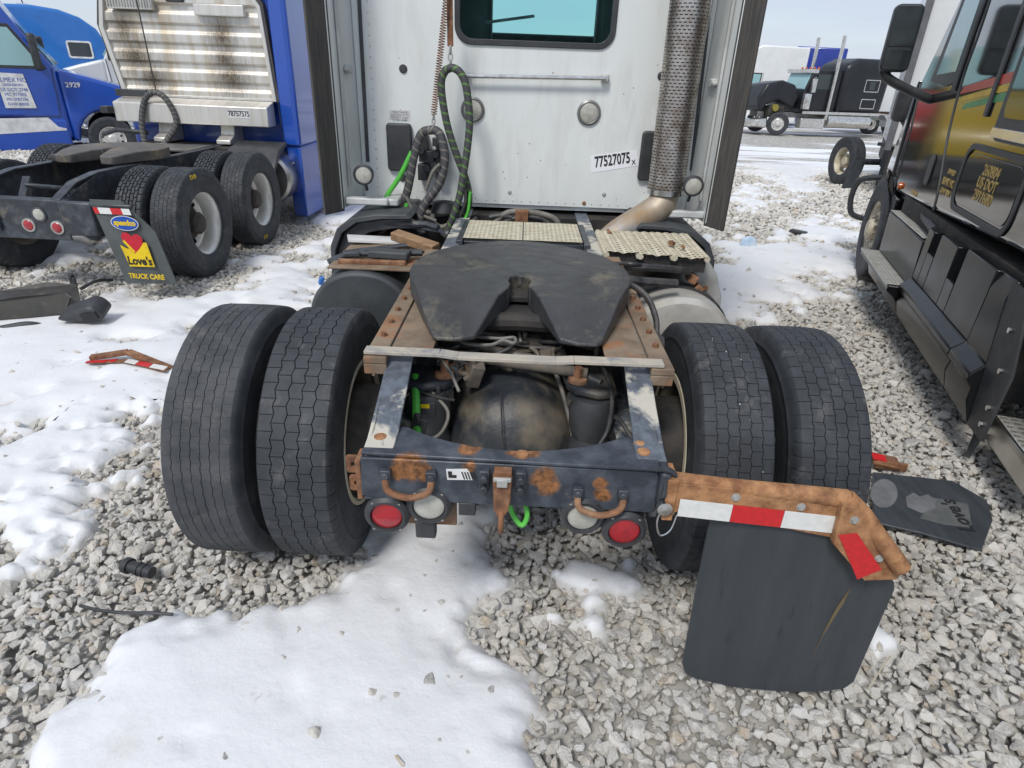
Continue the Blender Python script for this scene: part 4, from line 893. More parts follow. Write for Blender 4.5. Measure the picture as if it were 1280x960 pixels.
H([(581, 215), (587, 240), (582, 262), (570, 278), (562, 284)], 'hose_grey', .016); H([(576, 200), (580, 222), (578, 240)], 'hose_green', .012)
H([(588, 240), (584, 268), (572, 282), (560, 284)], 'hose_green', .01, Y=Y1-.05)
H([(532, 265), (545, 268), (560, 266), (572, 262)], 'hose_grey', .018, Y=Y1+.05); H([(540, 268), (542, 278), (552, 284), (568, 278)], 'hose_grey', .018, Y=Y1-.02)
H([(505, 268), (520, 262), (535, 252)], 'hose_grey', .018, Y=Y1+.1)
def spring(x0, y0_, x1, y1_, turns, r, name, Y=Y1):
    a, b = at(x0, y0_, 'y', Y), at(x1, y1_, 'y', Y); d = (b-a); u = d.orthogonal().normalized(); v = d.normalized().cross(u); n = turns*10
    m = MB(); m.tube([a+d*(k/n)+u*(r*math.cos(k*math.pi/5))+v*(r*math.sin(k*math.pi/5)) for k in range(n+1)], .0028, 5); return m.build(name, 'rust', WT, 0, 60)
spring(559, -10, 542, 143, 46, .017, 'hose_spring')
a, b = at(562, -10, 'y', Y1+.02), at(563, 58, 'y', Y1+.02); m = MB(); m.beam(a, b, .035, .012, (0, 1, 0)); hs = m.build('hanger_strap', 'rust', WT, .003)
for x, y0_, y1_ in ((563, 58, 84), (542, 143, 160)):
    m = MB(); a, b = at(x, y0_, 'y', Y1), at(x, y1_, 'y', Y1); n = 3
    for k in range(n):
        c = a+(b-a)*((k+.5)/n); rr_2 = (b-a).length/n*.62
        m.tube([c+Vector((math.cos(t)*rr_2*.5*(1 if k % 2 else .2), math.cos(t)*rr_2*.5*(.2 if k % 2 else 1), math.sin(t)*rr_2)) for t in np.linspace(0, 6.283, 13)], .005, 6)
    m.each('chain_link', 'grey_bracket', WT)
m = MB(); c = at(540, 195, 'y', CW-.05)
for dx, dz, sx, sz in ((-.06, .08, .07, .1), (.05, .09, .08, .05), (-.03, 0, .1, .07), (.06, -.02, .06, .1), (-.06, -.1, .06, .1), (.05, -.11, .05, .06)): m.box((c.x+dx, CW-.05, c.z+dz), (sx, .09, sz))
for dx, dz in ((-.06, .04), (.03, .02), (.06, .07), (-.03, -.07), (.05, -.07)): m.cyl((c.x+dx, CW-.06, c.z+dz), (c.x+dx, CW-.13, c.z+dz), .025, 12)
m.build('gladhand_manifold', 'black_plastic', WT, .01)
m = MB(); p = at(652, 275, 'y', 1.85); m.box((p.x, 1.85, p.z), (.085, .05, .13)); cb = m.build('rusty_clamp_block', 'rust', WT, .006)
for pts in (((618, 278), (635, 266), (660, 265), (690, 272), (700, 284)), ((622, 283), (640, 274), (670, 272), (688, 280)), ((612, 272), (625, 270), (640, 272))):
    H(pts, 'hose_grey' if pts[0][0] == 618 else 'hose_black', .02, Y=1.88)
m = MB(); p = at(555, 258, 'y', 1.95); m.lathe([(.001, p.z+.04), (.07, p.z+.03), (.09, p.z-.03), (.001, p.z-.03)], 'z', (p.x, 1.95, 0), 20); m.build('reservoir_cap', 'black_plastic', WT)

rr_ = random.Random(21); m = MB()
for k in range(11):
    a = rr_.uniform(math.radians(95), math.radians(190)); x = .765+rr_.choice((-.075, -.037, 0, .037, .075))+rr_.uniform(-.006, .006); rad = .513
    c = Vector((x, rad*math.cos(a), .505+rad*math.sin(a))); r_ = rr_.uniform(.0015, .003); m.box(c, (r_*2, r_*2, r_*2), (rr_.random()*3, rr_.random()*3, 0))
tag(m.build('tread_pebbles', 'print_white', WT), kind='stuff')
for pts, mt, r in ((((-.3, .1, .97), (-.1, .05, .93), (.1, .0, .95), (.3, -.05, .96)), 'hose_black', .012), (((-.25, -.05, .95), (-.05, -.1, .94), (.15, -.15, .92), (.3, -.25, .9)), 'muddy_iron', .016),
                   (((.1, -.02, .93), (.16, -.15, .84), (.2, -.25, .74), (.22, -.3, .66)), 'hose_grey', .009), (((-.3, -.2, .92), (-.2, -.12, .94), (-.12, -.05, .93), (0, .05, .95)), 'hose_black', .01),
                   (((.3, -.1, .94), (.33, -.3, .9), (.31, -.45, .84), (.27, -.5, .78)), 'hose_black', .008), (((-.38, -.1, .95), (-.3, -.2, .96), (-.24, -.3, .95), (-.2, -.36, .9)), 'hose_grey', .006)):
    m = MB(); m.tube(cr(pts), r, 8); m.build('air_hose', mt, WT, 0, 60)

m = MB()
for k in range(30):
    for x in (-1.0, 1.0): m.lathe([(.001, -.003), (.004, -.002), (.006, 0)], 'y', (x, CW, 1.1+k*.06), 8)
for k in range(34): m.lathe([(.001, -.003), (.004, -.002), (.006, 0)], 'y', (-.98+k*.06, CW, 1.1), 8)
tag(m.build('rivet_row', 'white_trim', WT), kind='stuff')

# more brackets and lines packed round the axle
rr_ = random.Random(77)
for k in range(14):
    x = rr_.uniform(-.33, .3); y = rr_.uniform(-.1, .15); z = rr_.uniform(.86, .96); pts = [(x, y, z)]
    for j in range(3): x += rr_.uniform(-.14, .14); y -= rr_.uniform(-.02, .09); z += rr_.uniform(-.06, .03); pts.append((max(-.34, min(.34, x)), y, z))
    m = MB(); m.tube(cr(pts), rr_.choice((.005, .007, .01)), 7); m.build('air_hose', rr_.choice(('hose_black', 'hose_grey', 'dusty_iron')), WT, 0, 60)
for c, sz, rt, mt in (((-.16, -.2, .9), (.05, .07, .1), (.3, .2, .3), 'dusty_iron'), ((.13, -.06, .9), (.1, .05, .07), (.2, 0, .2), 'dusty_iron'), ((.02, .02, .93), (.14, .06, .06), (0, 0, .1), 'dusty_iron'), ((-.08, -.05, .9), (.16, .04, .05), (.1, .1, 0), 'muddy_iron'),
                      ((.3, -.02, .82), (.05, .05, .2), (.2, .2, 0), 'dusty_iron'), ((-.33, -.42, .8), (.05, .04, .06), (0, .3, .2), 'black_plastic')):
    m = MB(); m.box(c, sz, rt); m.tube([Vector(c)+Vector((0, -.02, .02)), Vector(c)+Vector((0, -.03, sz[2]*.6+.02))], .011, 6); m.build('bracket', mt, WT, .008)
for x0, y0_, x1, y1_ in ((-.12, -.03, .1, -.2), (.14, -.02, .3, -.3)):
    m = MB(); m.beam((x0, y0_, .93), (x1, y1_, .74), .022, .03); m.build('strut', 'dusty_iron', WT, .006)
for q_ in (((532, 238), (541, 215), (550, 205)), ((560, 278), (575, 268), (582, 250), (580, 232)), ((508, 246), (516, 262), (530, 270), (545, 276)), ((596, 272), (585, 280), (572, 286))):
    H(q_, 'hose_grey' if q_[0][0] < 560 else 'hose_black', .011, Y=Y1-.06)
# ---------------------------------------------------------------- other vehicles
def gl(x, y): return (x, y, gz(x, y))
# ---- blue tractor with headache rack, left
BT = thing('tractor_unit', 'blue tractor unit with a dirty aluminium headache rack and a mud flap with painted logos', 'truck', (-4.3, 3.8, -.04), .035)
for y in (0, 1.3):
    for x, s, ty in ((-1.095, -1, 'drive'), (-.765, 1, 'drive'), (.765, -1, 'drive'), (1.095, 1, 'worn')):
        wheel(BT, (x, y, .51), ty, 'rim_alu' if abs(x) > 1 else 'rim_dirty', s, 'in', 'tyre_blue' if False else 'tyre', hub='hub_dark' if x > 1 else None, nuts=False)
    m = MB(); m.tube([(-.95, y, .51), (.95, y, .51)], .07, 12); m.build('axle', 'frame_black', BT)
for s in (-1, 1):
    m = MB(); o, i = s*.43, s*.345; tp_ = [(4.8, .99), (-.25, .99), (-.55, .95), (-.8, .84)]
    m.prism(tp_+[(y, z-.015) for y, z in tp_[::-1]], 'x', min(o, i), max(o, i)); m.prism([(4.8, .98), (-.25, .98), (-.8, .82), (-.8, .6), (-.3, .68), (4.8, .7)], 'x', min(o, o-s*.015), max(o, o-s*.015)); m.build('frame_rail', 'frame_black', BT, .004)
m = MB(); m.bx(-.45, .45, -.82, -.8, .5, .835); m.bx(-.45, .45, -.8, -.7, .82, .835); xm = m.build('tail_crossmember', 'frame_black', BT, .006)
m = MB(); m.bx(-.47, -.13, -.86, -.82, .56, .72); m.build('hitch_plate', 'frame_black', BT, .01)
for x, z, r, l in ((.05, .62, .045, 'lens_red'), (.17, .715, .05, 'lens_white'), (.3, .61, .045, 'lens_red')):
    m = MB(); m.lathe([(.001, 0), (r+.012, 0), (r+.012, -.012), (r, -.014), (.001, -.014)], 'y', (x+.06, -.82, z), 24); b = m.build('tail_lamp', 'grey_bracket' if l != 'lens_white' else 'dark_plastic', BT)
    m = MB(); m.lathe([(r-.002, -.015), (r*.7, -.024), (.001, -.026)], 'y', (x+.06, -.82, z), 20); m.build('lens', l, b)
m = MB(); m.box((-.1, -.5, .84), (.06, .3, .09), (.5, 0, .4)); m.tube([(-.05, -.55, .9), (.2, -.4, .86)], .02, 8); m.build('suspension_arm', 'frame_black', BT, .01)
m = MB(); m.bx(.46, .74, -.88, -.8, .56, .84); m.bx(.44, 1.08, -.87, -.84, .80, .84); m.build('flap_hanger', 'frame_black', BT, .02)
TX = .02
fifth_wheel(BT, .06, .66, 1.1, 'fifth_dry' if 'fifth_dry' in MT else mk('fifth_dry', (.12, .11, .1), .6, c2=(.07, .065, .06), sc=6, dirt=(.26, .2, .12), dsc=3, dlo=.5, dhi=.72, bump=.6, bsc=26), th=.1, droop=.1)
m = MB(); m.bx(-.35, -.28, .2, .8, .99, 1.06); m.bx(.3, .37, .2, .8, .99, 1.06); m.each('pivot_base', 'grease', BT, .01)
# mud flap with logos; local flap plane y = -.99
fl = flap('mud_flap', [(.74, .87), (1.0, .87), (1.08, .79), (1.23, .62), (1.32, .17), (.88, .16)], -.86, .012, lambda x, z: .01*math.sin(x*6), 'flap_rubber_dusty', BT, .05)
fy = -.882
def fpl(poly, mat, nm, k=0, par=None):
    m = MB(); m.prism([(x+.02+(.62-z)*.06, z+.035) for x, z in poly], 'y', fy-.001*k-.0009, fy-.001*k); return m.build(nm, mat, par or fl)
def tp2(a): return (.748+.31*a, .775-.003*a)
for a, b, mt in ((0, .13, 'tape_red'), (.135, .47, 'tape_white'), (.475, .77, 'tape_red'), (.775, 1, 'tape_white')):
    fpl([(tp2(a)[0]+.008, .725), (tp2(b)[0]+.008, .725), (tp2(b)[0], .775), (tp2(a)[0], .775)], mt, 'reflective_tape')
fpl(ell(.985, .655, .118, .062, 32), 'print_white', 'logo_oval'); fpl(ell(.985, .655, .112, .056, 32), 'print_blue', 'logo_oval', 1)
text('lettering', 'speedco', .063, 'print_yellow', fl, (1.003, fy-.003, .692), (math.pi/2, 0, 0), .0005, .88, .003)
fpl([(.885, .47), (.94, .44), (1.04, .44), (1.1, .5), (1.125, .5), (1.14, .29), (.915, .285), (.895, .42)], 'print_yellow', 'logo_panel')
hp = [(x*.0068, z*.0068) for x, z in ((0, -15), (-7, -8), (-12, -1), (-13.5, 5), (-11, 9.5), (-6.5, 11), (-2.5, 9.5), (0, 6.5), (2.5, 9.5), (6.5, 11), (11, 9.5), (13.5, 5), (12, -1), (7, -8))]
ca, sa = math.cos(-.12), math.sin(-.12)
fpl([(1.005+x*ca-z*sa, .5+x*sa+z*ca) for x, z in hp], 'print_red', 'logo_heart', 1)
fpl([(.92, .5), (.935, .515), (1.005, .42), (.99, .405)], 'print_yellow', 'logo_band', 2)
text('lettering', "Love's", .098, 'print_black', fl, (1.057, fy-.004, .37), (math.pi/2, 0, 0), .0005, .86, .003)
text('lettering', 'TRUCK CARE', .062, 'print_yellow', fl, (1.085, fy-.003, .235), (math.pi/2, 0, 0), .0005, .84, .002)
# headache rack at y = 2.45 (local z measured from the ground)
RK = 2.4
oc = [(-.86, 1.5), (-.98, 2.25), (-.85, 2.75), (.86, 2.75), (1.03, 2.52), (1.09, 1.5)]; ic = [(-.81, 1.53), (-.925, 2.25), (-.82, 2.7), (.835, 2.7), (.985, 2.5), (1.04, 1.53)]
m = MB(); ring_prism(m, oc, ic, 'y', RK-.05, RK+.02); rk = m.build('rack_frame', 'rack_alu', BT, .006)
oc2 = [(x*1.028, z if z < 1.6 else z+.03) for x, z in oc]; m = MB(); ring_prism(m, oc2, oc, 'y', RK-.03, RK+.05); m.build('rubber_seal', 'fairing_rubber', rk)
# ribbed panel: horizontal corrugations
m = MB(); zs = np.linspace(1.5, 2.72, 90); 
def rx(z): 
    l = np.interp(z, [1.5, 2.2, 2.75], [-.83, -.95, -.83]); r = np.interp(z, [1.5, 2.5, 2.75], [1.06, 1.0, .84]); return l, r
for k, z in enumerate(zs):
    ph_ = ((z-1.5)/.205) % 1; dy = -.028 if ph_ < .45 else (-.028*(1-(ph_-.45)/.12) if ph_ < .57 else (0 if ph_ < .88 else -.028*(ph_-.88)/.12)); l, r = rx(z)
    for t in np.linspace(0, 1, 12): m.v.append((l+(r-l)*t, RK+dy, z))
for k in range(len(zs)-1):
    for i in range(11): m.f.append((k*12+i, k*12+i+1, (k+1)*12+i+1, (k+1)*12+i))
pn = m.build('rack_panel', 'rack_stained', BT, 0, 40)
pn.location.z = 0
m = MB(); m.prism([(RK-.28, 1.22), (RK-.28, 1.44), (RK-.05, 1.5), (RK-.05, 1.22)], 'x', -.88, 1.05); tr = m.build('rack_tray', 'rack_alu', BT, .01)
m = MB(); m.bx(.55, .84, RK-.2832, RK-.2815, 1.315, 1.405); stk = m.build('lot_sticker', 'print_white', BT)
text('lettering', '78757575', .085, 'print_black', stk, (.695, RK-.284, 1.36), (math.pi/2, 0, 0), .0005, .8, .002)
m = MB(); m.bx(-.8, -.25, RK-.09, RK-.03, 2.44, 2.58); vg = m.build('vent_grille', 'rack_alu', BT, .006)
for k in range(16): m = MB(); m.bx(-.785+.034*k, -.77+.034*k, RK-.1, RK-.092, 2.46, 2.56); m.build('slat', 'grey_bracket', vg)
m = MB(); m.prism(rrect(-.1, .12, 2.53, 2.63, .03), 'y', RK-.06, RK-.02); m.build('recessed_handle', 'black_plastic', BT, .01)
m = MB(); m.bx(.25, .85, RK-.1, RK-.04, 2.4, 2.52); m.build('light_bar', 'rack_alu', BT, .01)
for x in (-.35, .45):
    m = MB(); m.prism([(RK-.12, 1.22), (RK+.1, 1.22), (RK+.1, 1.0), (RK-.3, 1.0), (RK-.3, 1.05), (RK-.16, 1.1)], 'x', x-.09, x+.09); m.build('rack_bracket', 'rack_alu', BT, .01)
m = MB(); m.bx(-.95, 1.1, RK+.1, 4.8, .75, 3.6); m.build('cab_body', 'blue_deep', BT, .06)
m = MB(); m.prism([(1.06, RK+.2), (1.12, RK-.05), (1.3, RK-.12), (1.36, RK-.1), (1.3, 4.6), (1.1, 4.6)], 'z', 1.0, 3.6); m.build('side_extender', 'blue_paint', BT, .02)
m = MB(); m.prism([(1.12, RK-.0), (1.34, RK-.1), (1.36, 4.6), (1.12, 4.6)], 'z', .1, 1.0); sk = m.build('side_skirt', 'blue_paint', BT, .03)
m = MB()
for k in range(4): hexbolt(m, (1.22, RK-.05, .25+.18*k), '-y', .012, .008)
m.each('bolt', 'bright_steel', sk)
m = MB(); m.prism([(1.6, .55), (1.72, .8), (1.9, .98), (2.2, 1.05), (2.2, 1.02), (1.95, .94), (1.76, .78), (1.65, .55)], 'x', .6, 1.22); m.build('quarter_fender', 'black_plastic', BT)
m = MB(); m.lathe([(.001, 2.05), (.28, 2.05), (.31, 2.09), (.31, 4.2), (.001, 4.2)], 'y', (.95, 0, .62), 32); m.build('fuel_tank', 'aluminium', BT)
m = MB(); m.bx(-.7, .7, 1.9, 4.5, .6, .98); m.build('underbody', 'underside', BT)
m = MB(); m.tube(cr([(-.36, RK-.2, 2.9), (-.35, RK-.2, 2.3), (-.33, RK-.22, 1.55)]), .008, 6); m.build('hanger_chain', 'hose_black', BT)
m = MB(); m.tube(cr([(-.5, RK-.4, .98), (-.52, RK-.35, 1.2), (-.46, RK-.3, 1.45), (-.33, RK-.3, 1.56), (-.18, RK-.3, 1.5), (-.1, RK-.3, 1.25), (-.22, RK-.35, 1.05), (-.3, RK-.4, .95)]), .035, 10); m.build('air_line', 'wrap_grey', BT)
m = MB(); m.bx(-.9, -.5, RK-.15, RK-.1, 1.5, 1.58); m.box((-.95, RK-.3, 1.35), (.1, .12, .08)); m.tube([(-1.15, RK-.2, 1.05), (-.9, RK-.3, 1.12), (-.5, RK-.3, 1.1)], .03, 8); m.build('mirror_bracket', 'black_plastic', BT, .02)
m = MB(); m.bx(-.36, .36, 1.4, 2.0, .985, 1.0); m.build('deck_plate', 'aluminium', BT)

text('chalk_mark', 'D10', .06, 'print_yellow', BT, (1.236, -.12, .96), (math.pi/2, 0, math.pi/2), .001)
text('chalk_mark', 'D10', .06, 'print_yellow', BT, (1.236, 1.2, .1), (math.pi/2, 0, math.pi/2), .001)
# ---- conventional tractors of the background
def conv(name, label, loc, head, paint, roof=3.7, sl=2.6, trim='black_plastic', hood_len=1.0, group=None, near='right', extras=True, tyre_='far', rear=True, fwheel='rim_alu'):
    """local: forward = +Y, front axle at y = 0"""
    T = thing(name, label, 'truck', loc, head, group); hl = hood_len; yb = -1.25-1.2-sl
    arch = [(.66*math.cos(math.radians(a)), .52+.66*math.sin(math.radians(a))) for a in range(185, -6, -15)]
    prof = [(yb, 1.0), (yb, roof), (-2.2, roof+.08), (-1.65, roof-.25), (-1.35, 2.95), (-.82, 2.06), (-.8, .55), (-1.6, .55), (-1.7, 1.0)]
    m = MB(); m.prism(prof, 'x', -1.17, 1.17); b = m.build('cab_body', paint, T, .09, seg=3)
    hp_ = [(-.82, 2.05), (-.2, 1.9), (hl*.55, 1.68), (hl*.9, 1.38), (hl+.08, 1.0), (hl+.08, .62)]
    hp_ = hp_+[(x, z) for x, z in arch[::-1] if x < hl]+[(-.82, .5)]
    m = MB(); m.prism(hp_, 'x', -1.13, 1.13); m.build('hood', paint, T, .1, seg=3)
    m = MB(); m.prism([(hl-.1, .3), (hl+.22, .36), (hl+.24, .8), (hl+.05, .85), (hl-.1, .7)], 'x', -1.15, 1.15); m.build('bumper', 'dark_plastic', T, .05)
    for s in (-1, 1):
        wheel(T, (s*1.03, 0, .515), tyre_, fwheel, s, 'out', 'tyre', hub='rim_alu')
        x0 = s*1.168; x1 = s*1.178; X = (min(x0, x1), max(x0, x1))
        wp = [(-2.35, 2.1), (-2.4, 2.85), (-1.5, 2.85), (-1.06, 2.1)]
        m = MB(); m.prism([(-2.42, 2.04), (-2.47, 2.92), (-1.47, 2.92), (-.96, 2.04)], 'x', *X); w = m.build('door_window', 'black_plastic', T, .01)
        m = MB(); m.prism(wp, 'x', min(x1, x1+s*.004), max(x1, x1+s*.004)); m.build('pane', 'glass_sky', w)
        m = MB()
        for a_, b_ in (((-2.52, 1.05), (-2.52, 2.95)), ((-.95, 1.05), (-.88, 2.05)), ((-2.52, 1.05), (-.95, 1.05)), ((yb+.5, .9), (yb+.5, 3.2))): m.beam((x1, *a_), (x1, *b_), .012, .02, (1, 0, 0))
        m.each('door_seam', 'black_plastic', b)
        m = MB(); m.box((s*1.19, -2.3, 1.62), (.03, .08, .2)); m.build('door_handle', 'black_plastic', T, .02)
        m = MB(); m.box((s*1.42, -1.1, 2.38), (.22, .16, .75)); m.beam((s*1.17, -1.1, 2.1), (s*1.4, -1.1, 2.08), .1, .1); m.build('mirror', trim, T, .06)
        m = MB(); m.bx(min(s*1.06, s*1.2), max(s*1.06, s*1.2), yb, -.85, .28, .98); m.build('side_skirt', paint, T, .05)
    m = MB(); m.prism([(-1.36, 2.92), (-1.37, 2.94), (-.85, 2.11), (-.82, 2.12)], 'x', -.98, .98); m.bx(-1.02, 1.02, -.95, -.92, 2.08, 2.1); ws = m.build('windshield', 'glass_sky', T)
    ws.location = (0, .03, .02)
    if rear:
        for s in (-1, 1):
            m = MB(); m.bx(min(s*.35, s*.43), max(s*.35, s*.43), yb-2.6, -.8, .75, 1.0); m.build('frame_rail', 'frame_black', T)
            for y in (yb-.75, yb-2.05): wheel(T, (s*1.05, y, .515), 'far', 'rim_alu', s, 'in', 'tyre', hub='hub_dark')
        for y in (yb-.75, yb-2.05): m = MB(); m.tube([(-.95, y, .515), (.95, y, .515)], .07, 10); m.build('axle', 'frame_black', T)
    return T, yb
T, yb = conv('tractor_unit', 'blue tractor unit with a notice sticker on its door, parked side-on at far left', (-10.9, 14.9, -.45), 1.0, 'blue_paint', 3.75, 2.6)
X = 1.186
m = MB(); m.prism([(-1.95, 1.22), (-1.97, 1.95), (-1.45, 1.93), (-1.37, 1.22)], 'x', X, X+.004); st = m.build('door_sticker', 'print_white', T)
for k, (t, s_) in enumerate((('BLMEX NC', .13), ('GREENSBORO', .07), ('US DOT 2748', .1), ('MC 917002', .1), ('VIN 5FB7296', .09), ('GVW 80000', .09))): text('lettering', t, s_, 'print_blue', st, (X+.006, -1.69, 1.8-.1*k), (math.pi/2, 0, math.pi/2), .001, .85)
text('lettering', '2929', .15, 'print_white', T, (1.142, -.55, 1.72), (math.pi/2, 0, math.pi/2), .002, 1, .003)
m = MB(); m.prism([(-2.42, .7), (-2.3, 1.0), (-1.2, 1.02), (-1.05, .82), (-.9, .78), (-.9, .74), (-2.4, .66)], 'x', 1.2, 1.206); m.build('silver_stripe', 'print_white', T)
m = MB(); m.prism([(-3.6, 1.3), (-3.1, 1.75), (-2.7, 1.7), (-2.5, 1.55), (-2.8, 1.5), (-3.2, 1.25), (-3.6, .9)], 'x', X, X+.004); m.build('swoosh_decal', 'print_white', T)
m = MB(); m.box((1.1, .62, 1.86), (.16, .12, .22)); m.tube([(1.05, .2, 1.62), (1.12, .6, 1.78)], .03, 8); m.build('hood_mirror', 'blue_paint', T, .03)
T = thing('tractor_unit', 'sky-blue sleeper tractor with rounded roof behind the side-on blue cab', 'truck', (-15.9, 24, gz(0, 24)), 1.0)
m = MB(); m.prism([(-4.2, .9), (-4.2, 3.5), (-3.2, 3.72), (-2.2, 3.75), (-1.4, 3.66), (-.8, 3.45), (-.35, 3.1), (-.1, 2.6), (0, 2.0), (.05, .9)], 'x', -2.4, 0); m.build('cab_body', 'blue_sky', T, .12, seg=4)
m = MB(); ring_prism(m, rrect(-1.42, -.62, 2.1, 2.68, .08), rrect(-1.36, -.68, 2.16, 2.62, .05), 'x', 0, .02); w = m.build('sleeper_window', 'print_white', T); m = MB(); m.prism(rrect(-1.37, -.67, 2.15, 2.63, .05), 'x', .002, .008); m.build('pane', 'glass_dark', w)
m = MB(); m.bx(-.5, -.3, -2.6, -2.3, 3.7, 3.78); m.build('roof_marker', 'print_white', T); m = MB(); m.tube([(-.4, -2.4, 3.75), (-.4, -2.5, 4.2)], .02, 6); m.build('aerial', 'black_plastic', T)
for y in (-3.4, 1.4):
    for x in (-.2, -2.2): wheel(T, (x, y, .515), 'far', 'rim_alu', 1 if x > -1 else -1, 'out', 'tyre')
m = MB(); m.prism([(0, .9), (0, 1.9), (1.8, 1.7), (2.2, 1.2), (2.2, .6), (.2, .6)], 'x', -2.3, -.1); m.build('hood', 'blue_sky', T, .12, seg=3); m = MB(); m.bx(-2, -.4, -5.5, 1.5, .6, .9); m.build('chassis', 'frame_black', T)
T, yb = conv('tractor_unit', 'white tractor unit partly hidden behind the headache rack', gl(-13.1, 17.8), -1.9, 'white_paint', 3.3, 1.2, rear=False)
T, yb = conv('tractor_unit', 'white tall-roofed tractor unit far behind the damaged black one', gl(11.6, 40.5), -1.4, 'white_paint', 4.3, 2.4, rear=False)
T, yb = conv('tractor_unit', 'deep blue tractor unit, roof just showing behind the damaged black one', gl(15.2, 44), -1.2, 'blue_navy', 4.5, 2.6, rear=False)
# trucks ahead of the white one: seen as reflections in the black doors
T, yb = conv('tractor_unit', 'yellow tractor unit standing ahead of the white one, mirrored in black doors', gl(3.0, 14.5), math.pi+.1, 'yellow_paint', 2.6, .6, rear=False)
T, yb = conv('tractor_unit', 'red tractor unit mirrored in the black cab beside the yellow reflection', gl(4.7, 19), math.pi+.15, 'red_paint', 2.8, .6, rear=False)

# ---- white cab with dark edge strip behind the black truck, white trailer farther
GT = thing('tractor_unit', 'white tractor cab with grey edge strip behind the black truck', 'truck', tuple(at(1132, 100, 'y', 11.3)[:2])+(gz(0, 11.3),), .45)
m = MB(); m.bx(0, 2.4, 0, 3.2, .95, 3.9); m.build('cab_body', 'white_paint', GT, .06)
m = MB(); m.prism([(-.05, -.3), (.08, -.34), (.1, .2), (0, .2)], 'z', .9, 3.9); m.build('rubber_edge', pm('grey_rubber', (.14, .14, .15), .7), GT, .01)
m = MB(); m.bx(.1, 2.3, .1, 5, .4, .94); m.build('underbody', 'underside', GT)
for s in (.35, 2.05): wheel(GT, (s, 4.2, .515), 'far', 'rim_alu', 1 if s > 1 else -1, 'out', 'tyre')
TR = thing('semi_trailer', 'plain white box trailer behind the damaged black tractor', 'trailer', gl(17.8, 36), 1.35)
m = MB(); m.bx(-1.3, 1.3, 0, 12, 1.15, 3.5); m.build('box_body', 'white_paint', TR, .03)
for k in range(8): m = MB(); m.bx(1.3, 1.315, .7+1.4*k, .74+1.4*k, 1.2, 3.4); m.build('panel_seam', 'grey_bracket', TR)
m = MB(); m.bx(-1.2, 1.2, .2, 12, .98, 1.15); m.build('chassis', 'rust', TR)
for s in (-1, 1):
    for y in (9.5, 10.8): wheel(TR, (s*1.05, y, .515), 'far', 'rim_alu', s, 'in', 'tyre')
    m = MB(); m.bx(s*.8-.06, s*.8+.06, 3, 3.12, .0, 1.0); m.build('landing_leg', 'grey_bracket', TR)

# ---- damaged black long-nose tractor
ET = thing('tractor_unit', 'damaged black long-nose tractor with two chrome stacks and crumpled tilted hood', 'truck', (12.15, 31.9, gz(0, 31.9)), -1.75)
for s in (-1, 1): wheel(ET, (s*1.03, 0, .515), 'far', 'rim_alu', s, 'out', 'tyre', hub='rim_alu', nuts=True, steer=-.45)
m = MB(); m.prism([(-5.4, 1.05), (-5.5, 3.3), (-5.1, 3.5), (-3.6, 3.5), (-2.9, 3.2), (-2.9, 1.05)], 'x', -1.15, 1.15); sl_ = m.build('sleeper', 'dark_navy', ET, .28, seg=5)
for z0, z1 in ((2.05, 2.6), (1.3, 1.75)):
    m = MB(); ring_prism(m, rrect(-4.9, -4.1, z0, z1, .04, 2), rrect(-4.86, -4.14, z0+.04, z1-.04, .03, 2), 'x', -1.17, -1.15); m.build('hatch_trim', 'bright_steel', sl_)
m = MB(); m.prism([(-4.65, 2.15), (-4.35, 2.15), (-4.35, 2.5), (-4.65, 2.5)], 'x', -1.16, -1.152); m.build('sleeper_pane', 'glass_dark', sl_)
m = MB(); m.prism([(-2.9, 1.0), (-2.9, 2.95), (-1.6, 2.95), (-1.35, 2.85), (-1.1, 2.05), (-1.05, 1.0)], 'x', -.98, .98); m.build('cab_body', 'dark_navy', ET, .06)
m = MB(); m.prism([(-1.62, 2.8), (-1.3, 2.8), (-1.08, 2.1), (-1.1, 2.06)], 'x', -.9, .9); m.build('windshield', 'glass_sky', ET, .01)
m = MB(); m.bx(-1.0, 1.0, -1.62, -1.15, 2.78, 2.95); m.build('sun_visor', 'stack_chrome', ET, .02)
m = MB(); m.prism([(-2.6, 2.1), (-2.6, 2.75), (-1.65, 2.75), (-1.4, 2.1)], 'x', -1.0, -.985); m.build('door_window', 'glass_dark', ET)
for k in range(5): m = MB(); m.lathe([(.001, 3.07), (.05, 3.04), (.06, 2.95)], 'z', (-.7+.35*k, -1.75, 0), 10); m.build('roof_lamp', 'lens_amber', ET)
m = MB(); m.prism([(-.7, 1.2), (-.9, 1.75), (-.55, 2.25), (.15, 2.4), (.95, 2.2), (1.25, 1.6), (1.2, 1.1), (.9, .95), (.75, 1.3), (.2, 1.5), (-.35, 1.3)], 'x', -.95, .95); hd = m.build('hood', 'dark_navy', ET, .12, seg=3); hd.rotation_euler = (.05, .04, 0)
m = MB(); m.box((-.4, .1, 1.05), (.9, .8, .5)); m.build('engine', 'underside', ET, .05)
m = MB(); m.lathe([(.001, -.05), (.16, -.04), (.16, .12), (.001, .12)], 'x', (-.88, .2, 1.22), 14); m.build('air_filter', pm('olive_yellow', (.3, .25, .04), .5), ET)
m = MB(); m.prism([(.7, .25), (1.25, .3), (1.3, .62), (.75, .7)], 'x', -1.15, .9); bp_ = m.build('bumper', 'stack_chrome', ET, .05); bp_.rotation_euler = (0, .06, .06)
for x in (-1.12, .95):
    m = MB(); m.tube([(x, -2.45, .75), (x, -2.45, 4.05), (x, -2.42, 4.4)], .085, 16); m.build('exhaust_stack', 'stack_chrome', ET, 0, 60)
